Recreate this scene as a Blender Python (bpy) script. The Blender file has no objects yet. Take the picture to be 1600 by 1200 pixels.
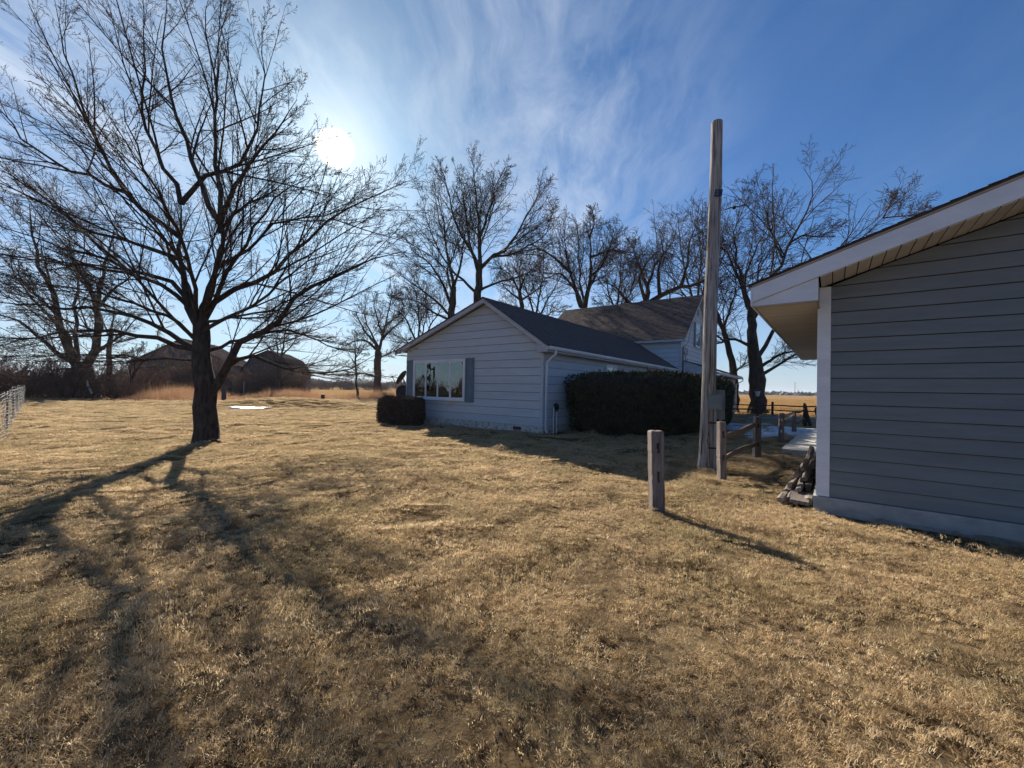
import bpy, math, random
import numpy as np
from mathutils import Vector, Matrix, Euler

S = bpy.context.scene
COL = S.collection
PI = math.pi

# ------------------------------------------------------------------ camera
cd = bpy.data.cameras.new('camera')
cd.sensor_width = 36.0
cd.lens = 36.0 * 640 / 1600
cd.clip_start = 0.05
cd.clip_end = 6000
cam = bpy.data.objects.new('camera', cd)
COL.objects.link(cam)
CM = Matrix.Rotation(PI / 2 + math.radians(0.69), 4, 'X') @ Matrix.Rotation(math.radians(1.08), 4, 'Z')
cam.matrix_world = Matrix.Translation((0, 0, 1.6)) @ CM
S.camera = cam

# ------------------------------------------------------------------ sun and sky
SUN = Vector((-0.3600, 0.8061, 0.4697)).normalized()        # towards the sun
ELEV = math.asin(SUN.z)
AZ = math.atan2(SUN.x, SUN.y)
sl = bpy.data.lights.new('sun', 'SUN')
sl.energy = 5.0
sl.angle = math.radians(0.6)
sl.color = (1.0, 0.90, 0.76)
so = bpy.data.objects.new('sun', sl)
COL.objects.link(so)
so.rotation_euler = SUN.to_track_quat('Z', 'Y').to_euler()
so.location = (0, 0, 40)

W = bpy.data.worlds.new('World')
S.world = W
W.use_nodes = True
nt = W.node_tree
nt.nodes.clear()
N = nt.nodes.new
L = nt.links.new


def vmath(tree, op, a, b=None):
    n = tree.nodes.new('ShaderNodeVectorMath')
    n.operation = op
    for i, v in enumerate((a, b)):
        if v is None:
            continue
        if isinstance(v, (tuple, list)):
            n.inputs[i].default_value = v
        else:
            tree.links.new(v, n.inputs[i])
    return n


def fmath(tree, op, a, b=None, clamp=False):
    n = tree.nodes.new('ShaderNodeMath')
    n.operation = op
    n.use_clamp = clamp
    for i, v in enumerate((a, b)):
        if v is None:
            continue
        if isinstance(v, (int, float)):
            n.inputs[i].default_value = v
        else:
            tree.links.new(v, n.inputs[i])
    return n.outputs[0]


def ramp(tree, fac, stops, interp='LINEAR'):
    n = tree.nodes.new('ShaderNodeValToRGB')
    n.color_ramp.interpolation = interp
    els = n.color_ramp.elements
    while len(els) < len(stops):
        els.new(0.5)
    for e, (p, c) in zip(els, stops):
        e.position = p
        e.color = (c[0], c[1], c[2], 1) if isinstance(c, (tuple, list)) else (c, c, c, 1)
    tree.links.new(fac, n.inputs[0])
    return n.outputs[0]


def mix(tree, fac, a, b, mode='MIX'):
    n = tree.nodes.new('ShaderNodeMix')
    n.data_type = 'RGBA'
    n.blend_type = mode
    for s, v in ((n.inputs[0], fac), (n.inputs[6], a), (n.inputs[7], b)):
        if isinstance(v, (int, float)):
            s.default_value = v
        elif isinstance(v, (tuple, list)):
            s.default_value = (v[0], v[1], v[2], 1)
        else:
            tree.links.new(v, s)
    return n.outputs[2]


sky = N('ShaderNodeTexSky')
sky.sky_type = 'NISHITA'
sky.sun_disc = False
sky.sun_elevation = ELEV
sky.sun_rotation = AZ
sky.altitude = 300
sky.air_density = 1.0
sky.dust_density = 0.7
sky.ozone_density = 3.0
tc = N('ShaderNodeTexCoord')
dirn = tc.outputs['Generated']
sep = N('ShaderNodeSeparateXYZ')
L(dirn, sep.inputs[0])
zc = fmath(nt, 'MAXIMUM', sep.outputs[2], 0.02)
# cirrus layer: the view direction carried onto a high flat sheet
pl = N('ShaderNodeCombineXYZ')
L(fmath(nt, 'DIVIDE', sep.outputs[0], fmath(nt, 'ADD', zc, 0.12)), pl.inputs[0])
L(fmath(nt, 'DIVIDE', sep.outputs[1], fmath(nt, 'ADD', zc, 0.12)), pl.inputs[1])


def noise(tree, vec, scale, detail=6, rough=0.55, dist=0.0):
    n = tree.nodes.new('ShaderNodeTexNoise')
    n.inputs['Scale'].default_value = scale
    n.inputs['Detail'].default_value = detail
    n.inputs['Roughness'].default_value = rough
    n.inputs['Distortion'].default_value = dist
    if vec is not None:
        tree.links.new(vec, n.inputs['Vector'])
    return n


warp = noise(nt, pl.outputs[0], 1.1, 3)
wv = vmath(nt, 'SCALE', vmath(nt, 'SUBTRACT', warp.outputs['Color'], (0.5, 0.5, 0.5)).outputs[0])
wv.inputs['Scale'].default_value = 0.42
pw = vmath(nt, 'ADD', pl.outputs[0], wv.outputs[0]).outputs[0]
mp = N('ShaderNodeMapping')
mp.inputs['Rotation'].default_value = (0, 0, math.radians(-22))
mp.inputs['Scale'].default_value = (2.9, 0.62, 1)
mp.inputs['Location'].default_value = (0.35, 0.2, 0)
L(pw, mp.inputs[0])
streak = noise(nt, mp.outputs[0], 1.5, 10, 0.66, 0.0).outputs['Fac']
mp2 = N('ShaderNodeMapping')
mp2.inputs['Rotation'].default_value = (0, 0, math.radians(12))
mp2.inputs['Scale'].default_value = (1.2, 0.8, 1)
mp2.inputs['Location'].default_value = (3.1, 1.7, 0)
L(pw, mp2.inputs[0])
puff = noise(nt, mp2.outputs[0], 1.9, 10, 0.66).outputs['Fac']
cover = ramp(nt, noise(nt, pl.outputs[0], 0.55, 2).outputs['Fac'], [(0.36, 0), (0.62, 1)])
sunv = tuple(SUN)
cosang = vmath(nt, 'DOT_PRODUCT', vmath(nt, 'NORMALIZE', dirn).outputs[0], sunv).outputs['Value']
near = ramp(nt, cosang, [(0.66, 0.06), (0.80, 0.45), (0.89, 1.0)])      # the cirrus bank lies on the sun's side
m1 = ramp(nt, streak, [(0.39, 0), (0.66, 1)])
m2 = ramp(nt, puff, [(0.42, 0), (0.72, 1)])
cl = fmath(nt, 'MAXIMUM', m1, fmath(nt, 'MULTIPLY', m2, 0.85))
cl = fmath(nt, 'MULTIPLY', cl, fmath(nt, 'MULTIPLY', near, fmath(nt, 'ADD', fmath(nt, 'MULTIPLY', cover, 0.6), 0.4)), True)
hz = ramp(nt, sep.outputs[2], [(0.0, 1), (0.10, 0.55), (0.30, 0.0)], 'EASE')
skyc = mix(nt, 1.0, sky.outputs[0], (0.53, 0.85, 1.18), 'MULTIPLY')
skyc = mix(nt, 1.0, skyc, ramp(nt, cosang, [(0.70, (1, 1, 1)), (0.90, (0.90, 0.90, 0.85)), (1.0, (0.78, 0.76, 0.68))]), 'MULTIPLY')
withcl = mix(nt, fmath(nt, 'MULTIPLY', cl, 0.78), skyc, (7.8, 8.6, 9.8))
# thin high veil that pales the sky low down
veil = mix(nt, fmath(nt, 'MULTIPLY', hz, 0.75), withcl, (6.0, 6.9, 7.9))
# aureole of the sun in the cirrus, and the sun itself
d1 = fmath(nt, 'POWER', fmath(nt, 'MAXIMUM', cosang, 0.0), 420.0)
d2 = fmath(nt, 'POWER', fmath(nt, 'MAXIMUM', cosang, 0.0), 70.0)
d3 = fmath(nt, 'DIVIDE', fmath(nt, 'SUBTRACT', cosang, 0.99930), 0.00035, True)
g1 = mix(nt, 1.0, veil, mix(nt, d2, (0, 0, 0), (1.5, 1.4, 1.1)), 'ADD')
g2 = mix(nt, 1.0, g1, mix(nt, d1, (0, 0, 0), (2.0, 1.7, 1.1)), 'ADD')
g3 = mix(nt, 1.0, g2, mix(nt, d3, (0, 0, 0), (30, 27, 22)), 'ADD')
bg = N('ShaderNodeBackground')
bg.inputs[1].default_value = 0.050
L(g3, bg.inputs[0])
wo = N('ShaderNodeOutputWorld')
L(bg.outputs[0], wo.inputs[0])
W.cycles.sampling_method = 'MANUAL'
W.cycles.sample_map_resolution = 1024
S.view_settings.view_transform = 'Standard'
S.view_settings.look = 'None'
S.view_settings.exposure = 1.05
S.view_settings.gamma = 1.0
S.view_settings.use_curve_mapping = False
S.cycles.max_bounces = 5
S.cycles.transparent_max_bounces = 12

rng = np.random.RandomState(11)
rnd = random.Random(4)


# ------------------------------------------------------------------ materials
def mat(name, a, b=None, scale=(6, 6, 6), rough=0.85, bump=0.0, bscale=None, detail=5, lo=0.35, hi=0.65,
        vary=0.0, spec=0.3, metal=0.0, transl=0.0, third=None, world=False):
    m = bpy.data.materials.new(name)
    m.use_nodes = True
    t = m.node_tree
    p = t.nodes['Principled BSDF']
    p.inputs['Roughness'].default_value = rough
    p.inputs['Specular IOR Level'].default_value = spec
    p.inputs['Metallic'].default_value = metal
    c = t.nodes.new('ShaderNodeTexCoord')
    if world:
        g = t.nodes.new('ShaderNodeNewGeometry')
        vec = g.outputs['Position']
    else:
        vec = c.outputs['Object']
    oi = t.nodes.new('ShaderNodeObjectInfo')
    off = vmath(t, 'SCALE', (13.0, 7.0, 5.0))
    t.links.new(oi.outputs['Random'], off.inputs['Scale'])
    v2 = vmath(t, 'ADD', vec, off.outputs[0]).outputs[0] if not world else vec
    mp = t.nodes.new('ShaderNodeMapping')
    mp.inputs['Scale'].default_value = scale
    t.links.new(v2, mp.inputs[0])
    if b is None:
        b = tuple(x * 0.8 for x in a)
    n1 = noise(t, mp.outputs[0], 1.0, detail, 0.62)
    col = ramp(t, n1.outputs['Fac'], [(lo, b), (hi, a)] if third is None else [(lo, b), ((lo + hi) / 2, a), (hi, third)])
    if vary:
        f = fmath(t, 'ADD', fmath(t, 'MULTIPLY', oi.outputs['Random'], 2 * vary), 1 - vary)
        cc = t.nodes.new('ShaderNodeCombineColor')
        for i in range(3):
            t.links.new(f, cc.inputs[i])
        col = mix(t, 1.0, col, cc.outputs[0], 'MULTIPLY')
    t.links.new(col, p.inputs['Base Color'])
    if bump:
        mb_ = t.nodes.new('ShaderNodeMapping')
        mb_.inputs['Scale'].default_value = bscale or tuple(3 * s for s in scale)
        t.links.new(v2, mb_.inputs[0])
        n2 = noise(t, mb_.outputs[0], 1.0, 6, 0.6)
        bn = t.nodes.new('ShaderNodeBump')
        bn.inputs['Strength'].default_value = 1.0
        bn.inputs['Distance'].default_value = bump
        t.links.new(n2.outputs['Fac'], bn.inputs['Height'])
        t.links.new(bn.outputs[0], p.inputs['Normal'])
    if transl:
        tr = t.nodes.new('ShaderNodeBsdfTranslucent')
        t.links.new(col, tr.inputs[0])
        mx = t.nodes.new('ShaderNodeMixShader')
        mx.inputs[0].default_value = transl
        t.links.new(p.outputs[0], mx.inputs[1])
        t.links.new(tr.outputs[0], mx.inputs[2])
        t.links.new(mx.outputs[0], t.nodes['Material Output'].inputs[0])
    return m


def grass_mat(name, straw, brown, green, bleach, patch=0.7, transl=0.38):
    m = bpy.data.materials.new(name)
    m.use_nodes = True
    t = m.node_tree
    p = t.nodes['Principled BSDF']
    p.inputs['Roughness'].default_value = 0.75
    p.inputs['Specular IOR Level'].default_value = 0.15
    at_ = t.nodes.new('ShaderNodeAttribute')
    at_.attribute_name = 'tint'
    g = t.nodes.new('ShaderNodeNewGeometry')
    col = ramp(t, at_.outputs['Fac'], [(0.0, brown), (0.35, tuple((x + y) / 2 for x, y in zip(straw, brown))), (0.75, straw), (1.0, bleach)])
    big = noise(t, g.outputs['Position'], patch, 4, 0.6).outputs['Fac']
    col = mix(t, ramp(t, big, [(0.47, 0), (0.68, 0.55)]), col, green)
    mid = noise(t, g.outputs['Position'], 2.3, 4, 0.65).outputs['Fac']
    col = mix(t, ramp(t, mid, [(0.36, 0.6), (0.50, 0.0)]), col, brown)
    t.links.new(col, p.inputs['Base Color'])
    tr = t.nodes.new('ShaderNodeBsdfTranslucent')
    t.links.new(col, tr.inputs[0])
    mx = t.nodes.new('ShaderNodeMixShader')
    mx.inputs[0].default_value = transl
    t.links.new(p.outputs[0], mx.inputs[1])
    t.links.new(tr.outputs[0], mx.inputs[2])
    t.links.new(mx.outputs[0], t.nodes['Material Output'].inputs[0])
    return m


M = {}
M['lawn'] = mat('lawn_turf', (0.12, 0.085, 0.048), (0.05, 0.034, 0.02), (3, 3, 3), bump=0.03, bscale=(9, 9, 9), lo=0.36, hi=0.6, third=(0.17, 0.125, 0.07), world=True, spec=0.0)
M['blade'] = grass_mat('dry_grass', (0.70, 0.53, 0.31), (0.20, 0.135, 0.075), (0.26, 0.235, 0.11), (0.90, 0.80, 0.58), transl=0.58)
M['tallgrass'] = grass_mat('tall_dead_grass', (0.46, 0.28, 0.155), (0.24, 0.13, 0.075), (0.38, 0.21, 0.115), (0.60, 0.43, 0.26), 0.2, 0.4)
M['field'] = mat('stubble_field_soil', (0.30, 0.185, 0.085), (0.16, 0.095, 0.045), (0.9, 0.9, 0.9), lo=0.38, hi=0.62, third=(0.40, 0.27, 0.13), world=True, spec=0.0, bump=0.05, bscale=(5, 5, 5))
M['stalk'] = grass_mat('corn_stubble', (0.55, 0.36, 0.15), (0.26, 0.15, 0.06), (0.5, 0.32, 0.14), (0.75, 0.55, 0.28), 0.2, 0.3)
M['gravel'] = mat('gravel', (0.16, 0.15, 0.14), (0.085, 0.08, 0.075), (3, 14, 3), bump=0.01, third=(0.21, 0.2, 0.18))
M['bark'] = mat('dark_bark', (0.085, 0.068, 0.055), (0.035, 0.028, 0.024), (14, 14, 3), rough=0.95, bump=0.03, bscale=(26, 26, 5), spec=0.1)
M['bark2'] = mat('grey_bark', (0.075, 0.061, 0.05), (0.032, 0.026, 0.022), (6, 6, 1.5), rough=0.95, bump=0.05, bscale=(10, 10, 2.5), spec=0.1)
M['twig'] = mat('twig_bark', (0.072, 0.050, 0.040), (0.042, 0.030, 0.025), (3, 3, 3), rough=0.9, spec=0.15)
M['siding_blue'] = mat('blue_grey_painted_siding', (0.50, 0.55, 0.60), (0.45, 0.50, 0.545), (1.2, 1.2, 5), rough=0.7, bump=0.003, bscale=(5, 5, 90), vary=0.045)
M['siding_grey'] = mat('charcoal_lap_siding', (0.188, 0.208, 0.215), (0.158, 0.176, 0.183), (1.1, 1.1, 9), rough=0.7, bump=0.0025, bscale=(3, 3, 120), vary=0.035)
M['core'] = mat('lap_shadow_core', (0.05, 0.052, 0.056))  # coloured dark so the gaps between siding boards read as lap shadow
M['white'] = mat('white_paint', (0.74, 0.76, 0.80), (0.64, 0.66, 0.70), (2, 2, 6), rough=0.55, bump=0.001, bscale=(60, 60, 8), vary=0.02)
M['white_old'] = mat('weathered_white_paint', (0.50, 0.52, 0.56), (0.38, 0.40, 0.44), (3, 3, 6), rough=0.7, bump=0.002)
M['white_metal'] = mat('white_gutter_metal', (0.72, 0.74, 0.78), (0.58, 0.6, 0.62), (1, 1, 1), rough=0.4)
M['soffit'] = mat('tan_soffit', (0.60, 0.58, 0.53), (0.52, 0.50, 0.455), (1.5, 1.5, 1.5), rough=0.6, vary=0.05)
M['drip'] = mat('tan_drip_edge', (0.42, 0.36, 0.30), (0.35, 0.30, 0.25), (2, 2, 2), rough=0.6)
M['concrete'] = mat('concrete', (0.58, 0.56, 0.51), (0.44, 0.43, 0.39), (5, 5, 5), bump=0.004, bscale=(30, 30, 30), detail=8)
M['found'] = mat('garage_concrete', (0.34, 0.36, 0.36), (0.24, 0.255, 0.26), (4, 4, 7), bump=0.004, bscale=(30, 30, 30), detail=8)
M['old_found'] = mat('peeling_whitewash', (0.50, 0.50, 0.48), (0.20, 0.19, 0.17), (7, 7, 9), bump=0.006, detail=8, lo=0.38, hi=0.5)
M['sh_dark'] = mat('dark_shingles', (0.085, 0.070, 0.072), (0.050, 0.041, 0.043), (5, 5, 5), bump=0.003, bscale=(120, 120, 120), detail=3)
M['sh_brown'] = mat('brown_weathered_shingles', (0.115, 0.090, 0.082), (0.042, 0.032, 0.029), (3.2, 7, 12), bump=0.004, bscale=(60, 60, 60), detail=6, third=(0.15, 0.122, 0.11), spec=0.1)
M['shutter'] = mat('slate_blue_shutter', (0.135, 0.20, 0.255), (0.11, 0.165, 0.21), (4, 4, 4), rough=0.6)
M['teal'] = mat('pale_teal_curtain', (0.55, 0.78, 0.80), (0.38, 0.58, 0.62), (30, 30, 0.5), transl=0.2)
M['dark'] = mat('dark_interior', (0.02, 0.02, 0.022))
M['black'] = mat('black_metal', (0.022, 0.022, 0.024), rough=0.55)
M['greybox'] = mat('grey_painted_steel', (0.17, 0.215, 0.23), (0.14, 0.175, 0.19), (6, 6, 6), rough=0.5, metal=0.0)
M['pvc'] = mat('grey_conduit', (0.33, 0.335, 0.34), (0.25, 0.25, 0.26), (6, 6, 3), rough=0.55)
M['galv'] = mat('galvanised_wire', (0.055, 0.06, 0.056), (0.03, 0.03, 0.028), (3, 3, 3), rough=0.7, metal=0.0)
M['wire'] = mat('dull_fence_wire', (0.26, 0.265, 0.26), (0.14, 0.14, 0.135), (3, 3, 3), rough=0.7)
M['snow'] = mat('old_snow', (0.70, 0.72, 0.76), (0.42, 0.42, 0.42), (3, 3, 3), rough=0.6, bump=0.02, bscale=(8, 8, 8))
M['brickred'] = mat('rusty_vent', (0.16, 0.07, 0.05), (0.06, 0.03, 0.025), (30, 30, 30))
M['hedge'] = mat('dark_yew_foliage', (0.050, 0.052, 0.024), (0.026, 0.026, 0.013), (5, 5, 5), rough=0.8, spec=0.2, third=(0.085, 0.080, 0.036), vary=0)
M['bush'] = mat('dull_brown_bush_leaves', (0.075, 0.050, 0.036), (0.035, 0.024, 0.02), (8, 8, 8), rough=0.8, third=(0.10, 0.07, 0.05))
M['barn'] = mat('weathered_barn_board', (0.095, 0.095, 0.105), (0.055, 0.055, 0.062), (5, 5, 0.6), bump=0.01)
M['barnroof'] = mat('barn_roof', (0.060, 0.052, 0.054), (0.035, 0.030, 0.032), (0.5, 4, 4), rough=1.0, spec=0.0)
M['barn_red'] = mat('dull_maroon_barn', (0.10, 0.078, 0.088), (0.065, 0.05, 0.056), (4, 4, 0.8))
M['wood_grey'] = mat('weathered_cedar', (0.195, 0.160, 0.142), (0.085, 0.066, 0.058), (28, 28, 2.2), rough=0.9, bump=0.008, bscale=(70, 70, 3), third=(0.27, 0.225, 0.20), lo=0.3, hi=0.7)
M['wood_rail'] = mat('split_cedar_rail', (0.27, 0.215, 0.175), (0.11, 0.08, 0.062), (2.5, 40, 40), rough=0.9, bump=0.01, bscale=(4, 70, 70), third=(0.34, 0.28, 0.23), lo=0.3, hi=0.7)
M['wood_dark'] = mat('dark_wet_wood', (0.060, 0.044, 0.036), (0.03, 0.022, 0.018), (8, 8, 8), rough=0.9, bump=0.008)
M['sunlight_tan'] = mat('painted_sunlight', (0.60, 0.50, 0.40), (0.46, 0.38, 0.30), (20, 20, 20))  # tan standing in for sunlight on the gable siding
M['beige'] = mat('beige_siding', (0.36, 0.33, 0.31), (0.30, 0.275, 0.26), (2, 2, 8))
M['plate_blue'] = mat('dark_blue_plate', (0.02, 0.03, 0.09), (0.015, 0.02, 0.06), (8, 8, 8), rough=0.4)
M['leaf'] = mat('fallen_leaves', (0.34, 0.20, 0.11), (0.18, 0.10, 0.055), (2, 2, 2), transl=0.3, third=(0.5, 0.34, 0.2))
M['brush'] = mat('reddish_brush_bark', (0.17, 0.105, 0.085), (0.10, 0.062, 0.052), (2, 2, 2), rough=0.9, spec=0.1)
M['far_tree'] = mat('distant_wood', (0.075, 0.085, 0.10), (0.05, 0.055, 0.07), (0.05, 0.05, 0.2))
M['lamp_glass'] = mat('frosted_lamp_glass', (0.6, 0.6, 0.58), rough=0.4)


def pole_material():
    m = mat('weathered_pole_wood', (0.30, 0.28, 0.265), (0.085, 0.076, 0.072), (34, 34, 1.6), rough=0.95, bump=0.02,
            bscale=(60, 60, 1.6), third=(0.46, 0.415, 0.37), lo=0.32, hi=0.68)
    t = m.node_tree
    p = t.nodes['Principled BSDF']
    src = p.inputs['Base Color'].links[0].from_socket
    c = t.nodes.new('ShaderNodeTexCoord')
    mp = t.nodes.new('ShaderNodeMapping')
    mp.inputs['Scale'].default_value = (16, 16, 1.7)
    t.links.new(c.outputs['Object'], mp.inputs[0])
    n = noise(t, mp.outputs[0], 1.0, 3, 0.5, 0.6).outputs['Fac']
    sp = t.nodes.new('ShaderNodeSeparateXYZ')
    t.links.new(c.outputs['Object'], sp.inputs[0])
    low = ramp(t, fmath(t, 'MULTIPLY', sp.outputs[2], 0.125), [(0.09, 1), (0.16, 0)])     # rot splits near the foot
    crack = fmath(t, 'MULTIPLY', ramp(t, n, [(0.60, 0), (0.64, 1)]), low)
    mp3 = t.nodes.new('ShaderNodeMapping')
    mp3.inputs['Scale'].default_value = (38, 38, 0.8)
    t.links.new(c.outputs['Object'], mp3.inputs[0])
    n3 = noise(t, mp3.outputs[0], 1.0, 2, 0.5, 0.3).outputs['Fac']
    crack = fmath(t, 'MAXIMUM', crack, fmath(t, 'MULTIPLY', ramp(t, n3, [(0.62, 0), (0.66, 1)]), 0.8))
    t.links.new(mix(t, crack, src, (0.02, 0.014, 0.012)), p.inputs['Base Color'])
    return m


M['pole'] = pole_material()


def glass_mat():
    m = bpy.data.materials.new('window_glass')
    m.use_nodes = True
    t = m.node_tree
    t.nodes.clear()
    o = t.nodes.new('ShaderNodeOutputMaterial')
    g = t.nodes.new('ShaderNodeBsdfGlossy')
    g.inputs['Roughness'].default_value = 0.015
    g.inputs['Color'].default_value = (0.80, 0.95, 0.97, 1)
    c = t.nodes.new('ShaderNodeTexCoord')
    n = noise(t, c.outputs['Object'], 1.3, 2)
    b = t.nodes.new('ShaderNodeBump')
    b.inputs['Distance'].default_value = 0.01
    t.links.new(n.outputs['Fac'], b.inputs['Height'])
    t.links.new(b.outputs[0], g.inputs['Normal'])
    tr = t.nodes.new('ShaderNodeBsdfTransparent')
    tr.inputs[0].default_value = (0.72, 0.86, 0.86, 1)
    fr = t.nodes.new('ShaderNodeFresnel')
    fr.inputs[0].default_value = 1.9
    mx = t.nodes.new('ShaderNodeMixShader')
    t.links.new(fmath(t, 'ADD', fr.outputs[0], 0.08, True), mx.inputs[0])
    t.links.new(tr.outputs[0], mx.inputs[1])
    t.links.new(g.outputs[0], mx.inputs[2])
    t.links.new(mx.outputs[0], o.inputs[0])
    return m


M['glass'] = glass_mat()


# ------------------------------------------------------------------ mesh helpers
class MB:
    def __init__(self):
        self.v = []
        self.f = []

    def add(self, vs, fs):
        o = len(self.v)
        self.v += [tuple(x) for x in vs]
        self.f += [tuple(i + o for i in f) for f in fs]
        return self

    def box(self, x0, x1, y0, y1, z0, z1):
        return self.add([(x0, y0, z0), (x1, y0, z0), (x1, y1, z0), (x0, y1, z0), (x0, y0, z1), (x1, y0, z1), (x1, y1, z1), (x0, y1, z1)],
                        [(0, 3, 2, 1), (4, 5, 6, 7), (0, 1, 5, 4), (1, 2, 6, 5), (2, 3, 7, 6), (3, 0, 4, 7)])

    def hexa(self, bot, top):
        return self.add(list(bot) + list(top), [(0, 3, 2, 1), (4, 5, 6, 7), (0, 1, 5, 4), (1, 2, 6, 5), (2, 3, 7, 6), (3, 0, 4, 7)])

    def prism(self, poly, axis, a0, a1):
        # poly: 2D points; axis 'y': (x,z) swept along y; 'x': (y,z) swept along x; 'z': (x,y) swept along z
        def P(p, a):
            return {'y': (p[0], a, p[1]), 'x': (a, p[0], p[1]), 'z': (p[0], p[1], a)}[axis]
        n = len(poly)
        vs = [P(p, a0) for p in poly] + [P(p, a1) for p in poly]
        fs = [tuple(range(n))[::-1], tuple(range(n, 2 * n))] + [(i, (i + 1) % n, n + (i + 1) % n, n + i) for i in range(n)]
        return self.add(vs, fs)

    def tube(self, pts, rad, n=8, caps=True):
        pts = np.array(pts, float)
        K = len(pts)
        rad = np.ones(K) * rad if np.isscalar(rad) else np.array(rad, float)
        V, F = tube_arrays(pts[None], rad[None], n)
        o = len(self.v)
        self.v += [tuple(x) for x in V]
        self.f += [tuple(int(i) + o for i in f) for f in F]
        if caps:
            self.f.append(tuple(o + i for i in range(n))[::-1])
            self.f.append(tuple(o + (K - 1) * n + i for i in range(n)))
        return self

    def lathe(self, prof, n=16, c=(0, 0, 0)):
        o = len(self.v)
        for r, z in prof:
            for k in range(n):
                a = 2 * PI * k / n
                self.v.append((c[0] + r * math.cos(a), c[1] + r * math.sin(a), c[2] + z))
        for j in range(len(prof) - 1):
            for k in range(n):
                self.f.append((o + j * n + k, o + j * n + (k + 1) % n, o + (j + 1) * n + (k + 1) % n, o + (j + 1) * n + k))
        self.f.append(tuple(o + k for k in range(n))[::-1])
        self.f.append(tuple(o + (len(prof) - 1) * n + k for k in range(n)))
        return self

    def xf(self, mtx):
        self.v = [tuple(mtx @ Vector(p)) for p in self.v]
        return self

    def jitter(self, a, seed=0):
        r = random.Random(seed)
        self.v = [(x + r.uniform(-a, a), y + r.uniform(-a, a), z + r.uniform(-a, a)) for x, y, z in self.v]
        return self

    def mesh(self, name, m, smooth=False):
        me = bpy.data.meshes.new(name)
        me.from_pydata(self.v, [], self.f)
        me.materials.append(m)
        if smooth:
            me.polygons.foreach_set('use_smooth', [True] * len(me.polygons))
        me.update()
        return me

    def build(self, name, m, parent=None, smooth=False, loc=None, **kw):
        return link(name, self.mesh(name, m, smooth), parent, loc, **kw)


def link(name, me, parent=None, loc=None, rot=None, **kw):
    o = bpy.data.objects.new(name, me)
    COL.objects.link(o)
    o.parent = parent
    if loc is not None:
        o.location = loc
    if rot is not None:
        o.rotation_euler = rot
    for k, v in kw.items():
        o[k] = v
    return o


def thing(name, label, cat, loc=(0, 0, 0), rz=0.0, group=None):
    o = bpy.data.objects.new(name, None)
    COL.objects.link(o)
    o.location = loc
    o.rotation_euler = (0, 0, rz)
    o['label'] = label
    o['category'] = cat
    if group:
        o['group'] = group
    o.empty_display_size = 0.2
    return o


def tag(o, label, cat, group=None):
    o['label'] = label
    o['category'] = cat
    if group:
        o['group'] = group
    return o


def kids(o):
    return [c for c in bpy.data.objects if c.parent == o]


def dup(o, loc, rz, label, scale=1.0):
    r = o.copy()
    COL.objects.link(r)
    r.location = loc
    r.rotation_euler = (0, 0, rz)
    r.scale = (scale,) * 3
    r['label'] = label
    for c in kids(o):
        d = c.copy()
        COL.objects.link(d)
        d.parent = r
        for e in kids(c):
            g = e.copy()
            COL.objects.link(g)
            g.parent = d
    return r


def mesh_arrays(name, V, F, m, smooth=True, attrs=None):
    """V (n,3); F (k,4) or (k,3) array"""
    me = bpy.data.meshes.new(name)
    k, c = F.shape
    me.vertices.add(len(V))
    me.vertices.foreach_set('co', np.ascontiguousarray(V, dtype=np.float32).ravel())
    me.loops.add(k * c)
    me.loops.foreach_set('vertex_index', np.ascontiguousarray(F, dtype=np.int32).ravel())
    me.polygons.add(k)
    me.polygons.foreach_set('loop_start', np.arange(0, k * c, c, dtype=np.int32))
    if smooth:
        me.polygons.foreach_set('use_smooth', np.ones(k, dtype=bool))
    me.materials.append(m)
    me.update(calc_edges=True)
    for nme, (typ, arr) in (attrs or {}).items():
        a = me.attributes.new(nme, typ, 'POINT')
        a.data.foreach_set('vector' if typ == 'FLOAT_VECTOR' else 'value', np.ascontiguousarray(arr).ravel())
    return me


def tube_arrays(P, R, n):
    """P (N,K,3) R (N,K) -> verts, quads"""
    Nn, K, _ = P.shape
    T = np.gradient(P, axis=1)
    T /= np.linalg.norm(T, axis=2, keepdims=True) + 1e-9
    avg = P[:, -1] - P[:, 0]
    ax = np.abs(avg)
    ref = np.zeros((Nn, 3))
    ref[np.arange(Nn), np.argmin(ax, axis=1)] = 1
    U = np.cross(T, ref[:, None, :])
    U /= np.linalg.norm(U, axis=2, keepdims=True) + 1e-9
    Vv = np.cross(T, U)
    a = np.arange(n) * 2 * PI / n
    V = P[:, :, None, :] + R[:, :, None, None] * (np.cos(a)[None, None, :, None] * U[:, :, None, :] + np.sin(a)[None, None, :, None] * Vv[:, :, None, :])
    idx = np.arange(Nn * K * n).reshape(Nn, K, n)
    a0 = idx[:, :-1, :]
    b0 = np.roll(idx, -1, axis=2)[:, :-1, :]
    a1 = idx[:, 1:, :]
    b1 = np.roll(idx, -1, axis=2)[:, 1:, :]
    F = np.stack([a0, b0, b1, a1], axis=-1).reshape(-1, 4)
    return V.reshape(-1, 3), F


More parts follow.
